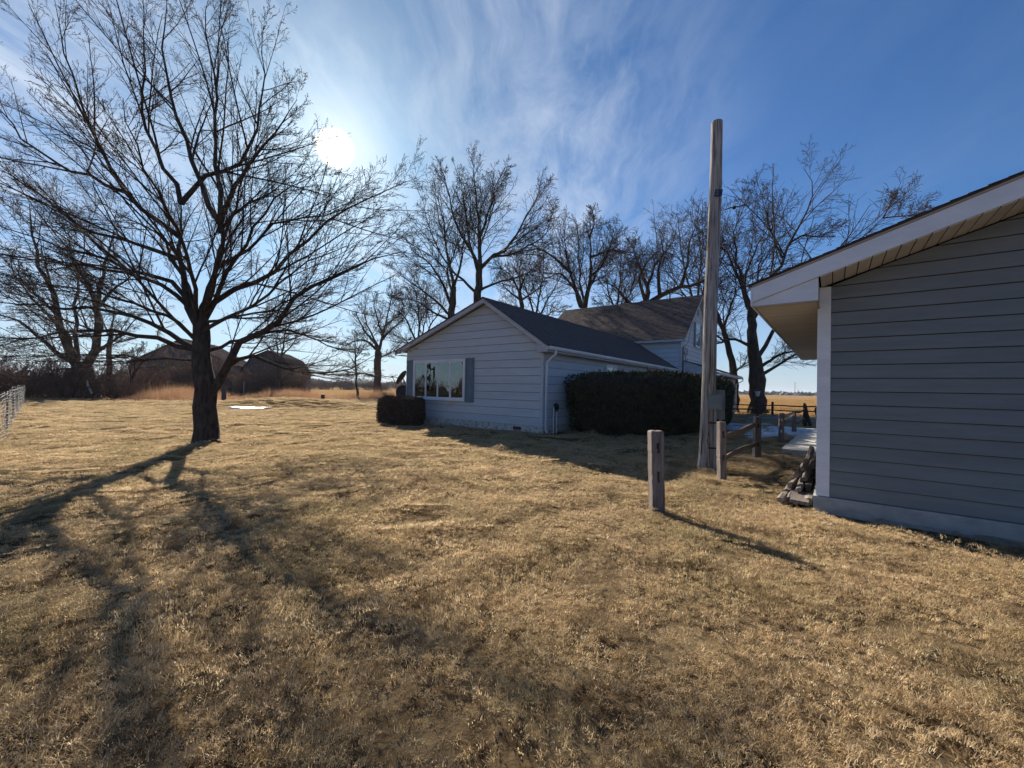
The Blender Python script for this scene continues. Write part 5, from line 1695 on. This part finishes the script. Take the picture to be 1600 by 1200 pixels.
def gpt(lx, ly, z=0.0):
    return (GX + GU[0] * lx + GV[0] * ly, GY + GU[1] * lx + GV[1] * ly, z)


for i, (x, y, z, ln, r0, mm, lab) in enumerate(STK):
    w = 0.05 * math.sin(i * 2.3)
    x, z, r0 = x * 0.66 - 0.015, z * 0.86, r0 * 0.84
    o = rail_mb((0, 0, 0), (w + 0.06, ln, 0.05 * math.sin(i * 1.7)), r0 * 1.1, 80 + i, 0.0, n=14, sides=7, taper=0.75, flat=0.95)
    o.jitter(0.006, i)
    p = gpt(x, y, z)
    ob = o.build('fence_rail', M[mm], None, loc=p)
    ob.rotation_euler = (0, 0, GA)
    tag(ob, lab, 'fence rail', 'old fence rails stacked against the garage')
pl_ = MB().box(-0.11, 0.11, 0, 2.2, 0, 0.045).jitter(0.004, 3)
ob = pl_.build('plank', M['wood_grey'], None, loc=gpt(-0.21, 0.02, 0.05))
ob.rotation_euler = (math.radians(2), math.radians(4), GA + 0.04)
tag(ob, 'flat grey plank at the foot of the rail stack, beside the garage foundation', 'plank')


# ------------------------------------------------------------------ lamp post, snow, small things
lamp = thing('lamp_post', 'thin black yard lamp post in front of the big right hand oak', 'lamp post', (15.34, 25.58, 0), 0)
MB().tube([(0, 0, -0.05), (0, 0, 1.42)], [0.05, 0.035], 10).lathe([(0.09, 0), (0.07, 0.06), (0.045, 0.1)], 12).build('post', M['black'], lamp)
MB().lathe([(0.05, 0), (0.10, 0.05), (0.155, 0.32), (0.155, 0.33)], 8, (0, 0, 1.42)).build('lantern_glass', M['lamp_glass'], lamp)
MB().lathe([(0.18, 0), (0.14, 0.06), (0.05, 0.14), (0.015, 0.22)], 8, (0, 0, 1.752)).build('lantern_cap', M['black'], lamp)


def snow(label, outline, th, seed):
    r = random.Random(seed)
    f = np.array(outline, float)
    c = f.mean(0)
    nn = 72
    seg = np.linalg.norm(np.roll(f, -1, 0) - f, axis=1)
    cum = np.r_[0, np.cumsum(seg)]
    fc = np.vstack([f, f[:1]])
    s = np.linspace(0, cum[-1], nn, endpoint=False)
    out = np.stack([np.interp(s, cum, fc[:, 0]), np.interp(s, cum, fc[:, 1])], -1) - c
    out = 0.3 * np.roll(out, 1, 0) + 0.4 * out + 0.3 * np.roll(out, -1, 0)
    out *= (1 + np.array([0.05 * math.sin(k * 0.9 + seed) + r.uniform(-0.05, 0.05) for k in range(nn)]))[:, None]
    V, F = [], []
    rings = [(1.0, -0.02), (0.97, 0.6), (0.85, 0.95), (0.5, 1.05), (0.2, 1.0)]
    for q, hh in rings:
        for k in range(nn):
            x, y = out[k] * q
            g_ = gh(c[0] + x, c[1] + y) - gh(*c)
            V.append((x, y, g_ + 0.03 + th * hh * (0.75 + 0.25 * math.sin(x * 3 + y * 2 + seed)) if hh > 0 else g_ - 0.02))
    V.append((0, 0, 0.03 + th))
    for j in range(len(rings) - 1):
        for k in range(nn):
            F.append((j * nn + k, j * nn + (k + 1) % nn, (j + 1) * nn + (k + 1) % nn, (j + 1) * nn + k))
    for k in range(nn):
        F.append(((len(rings) - 1) * nn + k, (len(rings) - 1) * nn + (k + 1) % nn, len(V) - 1))
    o = MB().add(V, F).build('snow_patch', M['snow'], None, smooth=True, loc=(c[0], c[1], gh(*c)))
    tag(o, label, 'snow patch', 'old snow patches left on the lawn')


snow('big snow patch lying in shade between the hedge and the split rail fence', [(9.7, 19.0), (11.2, 19.6), (13.2, 19.4), (14.2, 18.6), (13.2, 17.6), (11.8, 16.6), (10.4, 15.8), (8.7, 14.9), (9.0, 16.0), (10.4, 17.0), (9.3, 17.6)], 0.05, 1)
snow('narrow snow strip behind the big patch, nearest the drive', [(9.9, 20.9), (11.4, 21.3), (13.4, 20.9), (12.0, 20.4), (10.6, 20.3)], 0.04, 2)
snow('small ragged snow strip at the foot of the far fence by the slab', [(10.6, 15.9), (11.3, 16.6), (12.6, 17.6), (12.6, 17.1), (11.5, 16.0), (10.9, 15.6)], 0.04, 3)
snow('bright sunlit snow patch on the little mound behind the big tree', [(-17.6, 25.4), (-16.7, 25.2), (-15.6, 25.5), (-15.6, 26.5), (-16.4, 26.3), (-17.1, 26.7), (-17.9, 26.2)], 0.04, 4)

st = thing('stump', 'short dark tree stump standing alone far out on the lawn', 'stump', (-18.9, 41.0, 0), 0)
MB().lathe([(0.24, -0.1), (0.20, 0.05), (0.185, 0.3), (0.18, 0.62), (0.165, 0.66)], 12).jitter(0.008, 1).build('bole', M['wood_dark'], st)
MB().lathe([(0.16, 0.0), (0.15, 0.012), (0.02, 0.016)], 12, (0, 0, 0.662)).build('cut_face', M['wood_rail'], st)
pst = thing('old_post', 'dark squared post half hidden behind the big tree trunk', 'post', (-22.9, 32.6, 0), 0.4)
MB().box(-0.14, 0.14, -0.14, 0.14, -0.1, 1.45).jitter(0.006, 2).build('shaft', M['barn_red'], pst)
MB().box(-0.17, 0.17, -0.17, 0.17, 1.46, 1.50).build('cap', M['wood_dark'], pst)
wp = MB().tube([(0, 0, 0.5), (-0.13, -0.05, 0.85), (-0.28, -0.1, 1.25), (-0.36, -0.1, 1.65)], [0.07, 0.09, 0.09, 0.05], 8).build('curved_board', M['white'], None, smooth=True, loc=(-37.0, 36.1, 0))
tag(wp, 'curved white board leaning on the trunk of the far left tree', 'board')
# far utility mast
fm = thing('far_pole', 'thin distant pole standing in the stubble field on the horizon', 'pole', (152.0, 220.0, 0), 0)
MB().tube([(0, 0, -0.2), (0, 0, 8.2)], [0.16, 0.11], 6).build('shaft', M['pvc'], fm)
MB().box(-0.5, 0.5, -0.05, 0.05, 7.6, 7.7).build('crossarm', M['pvc'], fm)

# ------------------------------------------------------------------ wire fence on the left
wf = thing('wire_fence', 'sagging grey woven wire fence at the left edge of the lawn', 'fence', (-12.15, 9.75, 0), math.atan2(0.653, -0.757))
FL = 28.0
r = np.random.RandomState(8)
dx = 0.30
nx = int(FL / dx)
H_ = 1.2
xs = np.arange(nx + 1) * dx
Pz, Rz_ = [], []


def sagz(x, z):
    return z + 0.06 * z * np.sin(x * 2.0) + 0.05 * z * np.sin(x * 0.8 + 1) + 0.012 * np.sin(x * 5.3 + z * 4)


def bulge(x, z):
    return 0.05 * np.sin(x * 1.9 + z * 2) + 0.04 * np.sin(x * 4.3 + 2 * z + 1) * z


rows = 11
lines = []
for j in range(rows + 1):
    z0 = 0.03 + j * (H_ - 0.05) / rows
    zz_ = z0 + 0.018 * np.sin(xs * 3.1 + j * 1.3) + 0.02 * np.sin(xs * 1.1 + j * 2.1)
    lines.append(np.stack([xs, bulge(xs, zz_), sagz(xs, zz_)], -1))
V, F = tube_arrays(np.array(lines), np.full((len(lines), nx + 1), 0.0055), 4)
vl = []
for xv in np.arange(0.1, FL, 0.3):
    zv = np.linspace(0.03, H_ - 0.02, 6)
    vl.append(np.stack([np.full(6, xv) + 0.03 * np.sin(zv * 5 + xv), bulge(np.full(6, xv), zv), sagz(np.full(6, xv), zv)], -1))
V2, F2 = tube_arrays(np.array(vl), np.full((len(vl), 6), 0.0026), 3)
o = link('wire_mesh', mesh_arrays('wire_mesh', np.vstack([V, V2]), np.vstack([F, F2 + len(V)]), M['wire']), wf)
o['kind'] = 'stuff'
for k in range(6):
    MB().tube([(0.4 + k * 5.4, 0.06, -0.1), (0.4 + k * 5.4, 0.08, 1.16)], 0.022, 8).lathe([(0.026, 0), (0.015, 0.03)], 8, (0.4 + k * 5.4, 0.08, 1.16)).build('post', M['galv'], wf)
# pale leaves blown against it
n = 240
lx = r.uniform(0, FL, n)
ly = -np.abs(r.normal(0, 0.30, n)) - 0.02
q = np.stack([lx, ly, 0.035 + r.uniform(0, 0.05, n)], -1)
ca, sa = -0.757, 0.653
q = np.stack([-12.15 + ca * q[:, 0] - sa * q[:, 1], 9.75 + sa * q[:, 0] + ca * q[:, 1], q[:, 2]], -1)


def leaf_litter(name, q, size, label, m='leaf'):
    n = len(q)
    d = r.normal(size=(n, 3)) * [1, 1, 0.5]
    d /= np.linalg.norm(d, axis=1, keepdims=True)
    s1 = np.cross(d, r.normal(size=(n, 3)) * [0.4, 0.4, 1])
    s1 /= np.linalg.norm(s1, axis=1, keepdims=True)
    Ls = (size * r.uniform(0.6, 1.4, n))[:, None]
    V = np.stack([q - d * Ls * .5, q + s1 * Ls * .32, q + d * Ls * .5, q - s1 * Ls * .32], 1).reshape(-1, 3)
    F = (np.arange(n)[:, None] * 4 + np.arange(4)[None])
    o = link(name, mesh_arrays(name, V, F, M[m], smooth=False))
    o['kind'] = 'stuff'
    o['label'] = label


leaf_litter('fallen_leaves', q, 0.055, 'pale dead leaves blown along the foot of the wire fence')
# leaf litter along the far lawn edge
x = r.uniform(-45, -12, 2200)
y = np.interp(x, [-60, -45, -37, -28, -26, -18, 0, 10], [31, 33, 34, 37, 46, 49.5, 52, 52]) + r.normal(0.3, 0.9, 2200)
leaf_litter('leaf_litter', np.stack([x, y, 0.06 + r.uniform(-.02, .06, 2200)], -1), 0.16, 'brown leaf litter along the far edge of the lawn')


# ------------------------------------------------------------------ barns
def barn(label, loc, rz_, w, d, he, hr, mw, mr, gambrel=False, doors=()):
    b = thing('barn', label, 'barn', loc, rz_, 'barns beyond the tall grass')
    if gambrel:
        prof = [(-w / 2, he), (-w / 2 * 0.62, he + (hr - he) * 0.66), (0, hr), (w / 2 * 0.62, he + (hr - he) * 0.66), (w / 2, he)]
    else:
        prof = [(-w / 2, he), (0, hr), (w / 2, he)]
    n = int(w / 0.45)
    # vertical boards, joined: each too narrow to pick apart from here
    wl = MB().prism([(-w / 2, -0.3), (w / 2, -0.3)] + [(x, z - 0.06) for x, z in prof[::-1]], 'y', 0, d)
    wl.build('wall', mw, b)
    bd = MB()
    xs_ = [p_[0] for p_ in prof]
    zs_ = [p_[1] for p_ in prof]
    for i in range(n):
        a, c = -w / 2 + w * i / n + 0.02, -w / 2 + w * (i + 1) / n - 0.02
        za, zb = np.interp([a, c], xs_, zs_)
        bd.hexa([(a, -0.03, 0), (c, -0.03, 0), (c, -0.002, 0), (a, -0.002, 0)], [(a, -0.03, za - .1), (c, -0.03, zb - .1), (c, -0.002, zb - .1), (a, -0.002, za - .1)])
    o = bd.build('wall_boards', mw, b)
    o['kind'] = 'stuff'
    for (x0, z0), (x1, z1) in zip(prof, prof[1:]):
        ux, uz = x1 - x0, z1 - z0
        l_ = math.hypot(ux, uz)
        ex = 0.25 / l_
        a = (x0 - ux * (ex if x0 == -w / 2 else 0), z0 - uz * (ex if x0 == -w / 2 else 0))
        c = (x1 + ux * (ex if x1 == w / 2 else 0), z1 + uz * (ex if x1 == w / 2 else 0))
        MB().prism([a, c, (c[0], c[1] + .12), (a[0], a[1] + .12)], 'y', -0.4, d + 0.4).build('roof', mr, b)
    for (x, w_, h, mm) in doors:
        dd = MB().box(x, x + w_, -0.09, -0.035, 0.0, h)
        dd.box(x - .12, x - 0.001, -0.10, -0.035, 0, h + .1).box(x + w_ + 0.001, x + w_ + .12, -0.10, -0.035, 0, h + .1)
        dd.build('door', M[mm], b)
    return b


barn('wide dark grey barn behind the bare brush on the far left', (-50.0, 62.0, 0), math.radians(14), 13.5, 11, 4.4, 8.2, M['barn'], M['barnroof'], doors=((0.5, 1.5, 1.9, 'wood_grey'), (4.5, 1.0, 2.0, 'barn')))
barn('smaller gambrel roofed barn directly behind the big tree', (-38.8, 65.0, 0), math.radians(10), 7.6, 9, 3.6, 6.9, M['barn_red'], M['barnroof'], gambrel=True, doors=((1.2, 1.8, 1.7, 'barn'),))
# thin white marker stakes in the tall grass
for i, (x, y, lab) in enumerate(((-45.5, 57.0, 'thin pale stake in the tall grass just left of the big trunk'), (-36.0, 55.0, 'thin pale stake in the tall grass right of the gambrel barn'))):
    o = MB().tube([(0, 0, -0.1), (0.02, 0, 1.9)], 0.05, 6).build('stake', M['pvc'], None, loc=(x, y, 0))
    tag(o, lab, 'stake')

# ------------------------------------------------------------------ trees
tree('shade', 'shade_tree', 'large spreading bare shade tree on the lawn, nearest the camera', levels=((13, .52), (9, .44), (5, .45), (3, .5)),
     bark='bark', seed=5, limb_parts=True, rmin=0.0032, ang=29, up=0.07, side=(9, 6, 4, 3, 3), wig=0.045)
BG = 'bare trees round the farmyard'
tree('oak', 'bare_tree', 'massive bare tree with swollen trunk by the field fence, right of the pole', BG, levels=((15, .5), (8, .5), (5, .55)), seed=12, rmin=0.011, ang=42, wig=0.08)
tree('oak_b', 'bare_tree', 'slimmer leaning bare tree between the hedge end and the massive trunk', BG, levels=((13, .6), (9, .5), (4, .55)), seed=13, rmin=0.011, ang=42, wig=0.08)
tree('gnarl', 'bare_tree', 'low gnarled bare tree whose crooked limbs show over the brown roof ridge', BG, levels=((15, .55), (9, .5), (5, .5)), seed=14, rmin=0.013, ang=45, wig=0.09)
tree('pollard', 'bare_tree', 'lopped bare tree with thick stubby limbs left of the brown roof', BG, levels=((15, .55), (9, .5), (5, .5)), seed=15, rmin=0.013, ang=42, wig=0.09)
tree('tall', 'bare_tree', 'tallest bare tree behind the low wing, just above its gable peak', BG, levels=((16, .50), (9, .48), (5, .55)), seed=16, rmin=0.010, ang=36, up=0.06, wig=0.06)
tree('tall_b', 'bare_tree', 'tall narrow bare tree behind the left slope of the low roof', BG, levels=((16, .52), (9, .48), (5, .5)), seed=17, rmin=0.010, ang=38, up=0.06)
tree('small_back', 'bare_tree', 'smaller bare tree showing over the dark roof between two taller ones', BG, levels=((13, .55), (9, .5), (5, .5)), seed=18, rmin=0.012, ang=42)
tree('fill_a', 'bare_tree', 'low dense bare tree just left of the low roof, behind the picture window end', BG, levels=((14, .6), (9, .5), (5, .5)), seed=41, rmin=0.014)
tree('fill_b', 'bare_tree', 'bare tree far behind the dark roof, left of the lopped tree', BG, levels=((14, .6), (9, .5), (5, .5)), seed=42, rmin=0.014)
tree('fill_c', 'bare_tree', 'far bare tree half hidden behind the utility pole', BG, levels=((14, .6), (9, .5), (5, .5)), seed=43, rmin=0.015)
tree('fill_d', 'bare_tree', 'far bare tree between the lopped tree and the gnarled one', BG, levels=((14, .6), (9, .5), (5, .5)), seed=44, rmin=0.014)
tree('field_tree', 'bare_tree', 'bare twin stemmed tree at the field edge left of the house corner', BG, levels=((14, .45), (9, .5), (4, .55)), seed=19, rmin=0.016, ang=42, wig=0.08)
tree('sapling', 'bare_tree', 'thin crooked young tree left of the twin stemmed tree', BG, levels=((9, .5), (6, .5)), seed=20, rmin=0.014, ang=45, wig=0.14)
tree('fork', 'bare_tree', 'small forked bare tree standing in the tall grass beyond the mound', BG, levels=((10, .45), (8, .5), (4, .5)), seed=21, rmin=0.018, ang=44, wig=0.12)
tree('west', 'bare_tree', 'huge many stemmed old tree at the far left edge of the lawn', BG, levels=((14, .42), (8, .48), (5, .55)), seed=22, rmin=0.011, ang=40, wig=0.08)
tree('west_b', 'bare_tree', 'slim bare tree right beside the huge many stemmed one', BG, levels=((11, .5), (8, .5), (4, .5)), seed=23, rmin=0.014, ang=44, wig=0.12)
tree('west_c', 'bare_tree', 'small bare tree leaning right in front of the wide barn', BG, levels=((10, .5), (8, .5), (4, .5)), seed=24, rmin=0.014, ang=44, wig=0.12)


# bare brush: many thin stems
def brush_mesh(seed, h, w, nstem=60):
    r = np.random.RandomState(seed)
    P, R = [], []
    for i in range(nstem):
        a = r.uniform(0, 2 * PI)
        b = np.array([math.cos(a), math.sin(a), 0]) * w * 0.4 * r.uniform(0, 1)
        d = np.array([math.cos(a) * r.uniform(.1, .6), math.sin(a) * r.uniform(.1, .6), 1.0])
        L_ = h * r.uniform(.6, 1.1)
        pts = [b]
        for k in range(5):
            d = d + r.normal(0, .16, 3)
            d /= np.linalg.norm(d)
            pts.append(pts[-1] + d * L_ / 5)
        P.append(pts)
        R.append(np.linspace(0.035, 0.008, 6) * r.uniform(.6, 1.3))
    P = np.array(P)
    R = np.array(R)
    vs, fs, o = [], [], 0
    V, F = tube_arrays(P, R, 4)
    vs.append(V)
    fs.append(F)
    o += len(V)
    for m, lf in ((9, .45), (6, .5)):
        P, R = children(P, R, m, r, lf, 42, 0.08, 4, rmin=0.009, t0=.1, wig=.14)
        V, F = tube_arrays(P, R, 3)
        vs.append(V)
        fs.append(F + o)
        o += len(V)
    return mesh_arrays('brush', np.vstack(vs), np.vstack(fs), M['brush'])


bm_ = [brush_mesh(31, 2.6, 3.4), brush_mesh(32, 3.4, 3.0)]
BR = [(-41.0, 35.2, 1.0, 0, 'tangled bare brush just left of the huge tree by the wire fence end'),
      (-38.6, 35.6, 1.1, 1, 'dense bare brush at the left foot of the huge tree'),
      (-36.6, 38.0, 0.8, 0, 'bare brush at the right foot of the huge tree'),
      (-44.5, 36.5, 1.15, 1, 'leftmost bare brush beyond the wire fence'),
      (-39.5, 44.0, 1.0, 1, 'reddish bare brush clump before the left half of the wide barn'),
      (-49.5, 56.0, 1.9, 0, 'tall bare brush hiding the left gable of the wide barn'),
      (-44.0, 57.0, 1.8, 1, 'bare brush in front of the middle of the wide barn'),
      (-36.5, 60.0, 1.7, 0, 'bare brush between the two barns'),
      (-33.5, 62.0, 1.3, 1, 'bare brush at the right side of the gambrel barn')]
for x, y, s_, k, lab in BR:
    o = link('bare_brush', bm_[k], None, (x, y, -0.1), (0, 0, x))
    o.scale = (s_ * 1.2, s_ * 1.2, s_)
    tag(o, lab, 'shrub', 'clumps of bare brush')

# trees standing out to the left, seen mirrored in the picture window
so_ = [o for o in bpy.data.objects if o.parent is None and o.get('category') == 'tree' and o.name.startswith('bare_tree')]
byl = {o['label'].split()[0]: o for o in so_}
for src, x, y, s_, rz_, lab in ((so_[4], -30, 9.5, 0.75, 1.0, 'bare tree out past the wire fence, mirrored in the middle of the picture window'),
                                (so_[0], -38, 4, 0.8, 2.0, 'broad bare tree far out to the left, mirrored in the right window pane'),
                                (so_[5], -36, 15.5, 0.75, 3.0, 'slender bare tree past the wire fence, mirrored in the left window pane'),
                                (so_[8], -52, 8, 1.0, 4.0, 'distant bare tree out to the left, mirrored low in the picture window')):
    dup(src, (x, y, 0), rz_, lab, s_)
for i, (x, y) in enumerate(((-40, 2), (-42, 7), (-43, 12), (-41, 17))):
    o = link('bare_brush', bm_[i % 2], None, (x, y, -0.1), (0, 0, x))
    o.scale = (1.5, 1.5, 0.9)
    tag(o, 'bare brush off to the left past the wire fence, ' + ('nearest the camera', 'second from camera', 'third from camera', 'farthest from camera')[i], 'shrub', 'clumps of bare brush')

# far woods on the horizon: one mass
n = 9000
r = np.random.RandomState(77)
th_ = r.uniform(math.radians(-58), math.radians(60), n)
dist = r.uniform(620, 760, n)
hgt = 5.5 + 2.5 * np.sin(th_ * 40) + 1.5 * np.sin(th_ * 97 + 1)
hgt = hgt * np.where(th_ > 0.3, 0.22, 1.0)
x, y = dist * np.sin(th_), dist * np.cos(th_)
z = r.uniform(0, 1, n) ** 0.8 * np.maximum(hgt, 1.0)
d = r.normal(size=(n, 3)) * [1, 1, .7]
s1 = r.normal(size=(n, 3))
q = np.stack([x, y, z], -1)
V = np.stack([q - d * 3, q + s1 * 2.2, q + d * 3, q - s1 * 2.2], 1).reshape(-1, 3)
V[:, 2] = np.maximum(V[:, 2], -0.5)
F = np.arange(n)[:, None] * 4 + np.arange(4)[None]
o = link('distant_woods', mesh_arrays('distant_woods', V, F, M['far_tree'], smooth=False))
o['kind'] = 'stuff'
o['label'] = 'low dark line of distant woods on the horizon'

# mid-distance bare trees at the field's end
MD = [(-78, 170, 1.3), (-70, 175, 1.6), (-63, 180, 1.3), (-56, 178, 1.2), (-86, 172, 1.5), (-50, 190, 1.5), (-34, 182, 1.7), (-95, 168, 1.6), (-104, 165, 1.8), (-115, 160, 1.7), (-128, 158, 1.9), (-142, 150, 1.8)]
labs = ['far bare thicket %s' % t for t in ('in the field gap, third from the right', 'in the field gap right of the forked tree', 'in the field gap, a low pale one', 'in the field gap, a small round one',
                                            'behind the forked tree', 'beside the thin crooked tree', 'standing alone near the twin stemmed tree', 'just right of the gambrel barn',
                                            'behind the gambrel barn roof', 'behind the gap between the barns', 'behind the wide barn', 'behind the huge left tree')]
for (x, y, s_), lab in zip(MD, labs):
    o = link('far_thicket', bm_[int(abs(x)) % 2], None, (x, y, -0.1), (0, 0, x * 3))
    o.scale = (s_ * 2.0, s_ * 2.0, s_ * 1.2)
    tag(o, lab, 'shrub', 'far thickets in the field')
hb = MB().box(-3300, 3300, -3300, 3300, -1.3, 27.0).mesh('haze', M['snow'])
hm = bpy.data.materials.new('haze_air')
hm.use_nodes = True
ht = hm.node_tree
ht.nodes.clear()
ho = ht.nodes.new('ShaderNodeOutputMaterial')
hv = ht.nodes.new('ShaderNodeVolumePrincipled')
hv.inputs['Color'].default_value = (0.80, 0.88, 1.0, 1)
hv.inputs['Density'].default_value = 0.00017
hv.inputs['Anisotropy'].default_value = 0.2
ht.links.new(hv.outputs[0], ho.inputs['Volume'])
hb.materials.clear()
hb.materials.append(hm)
link('haze', hb, kind='stuff')
print('TRIS', sum(len(m.polygons) * 2 for m in bpy.data.meshes))
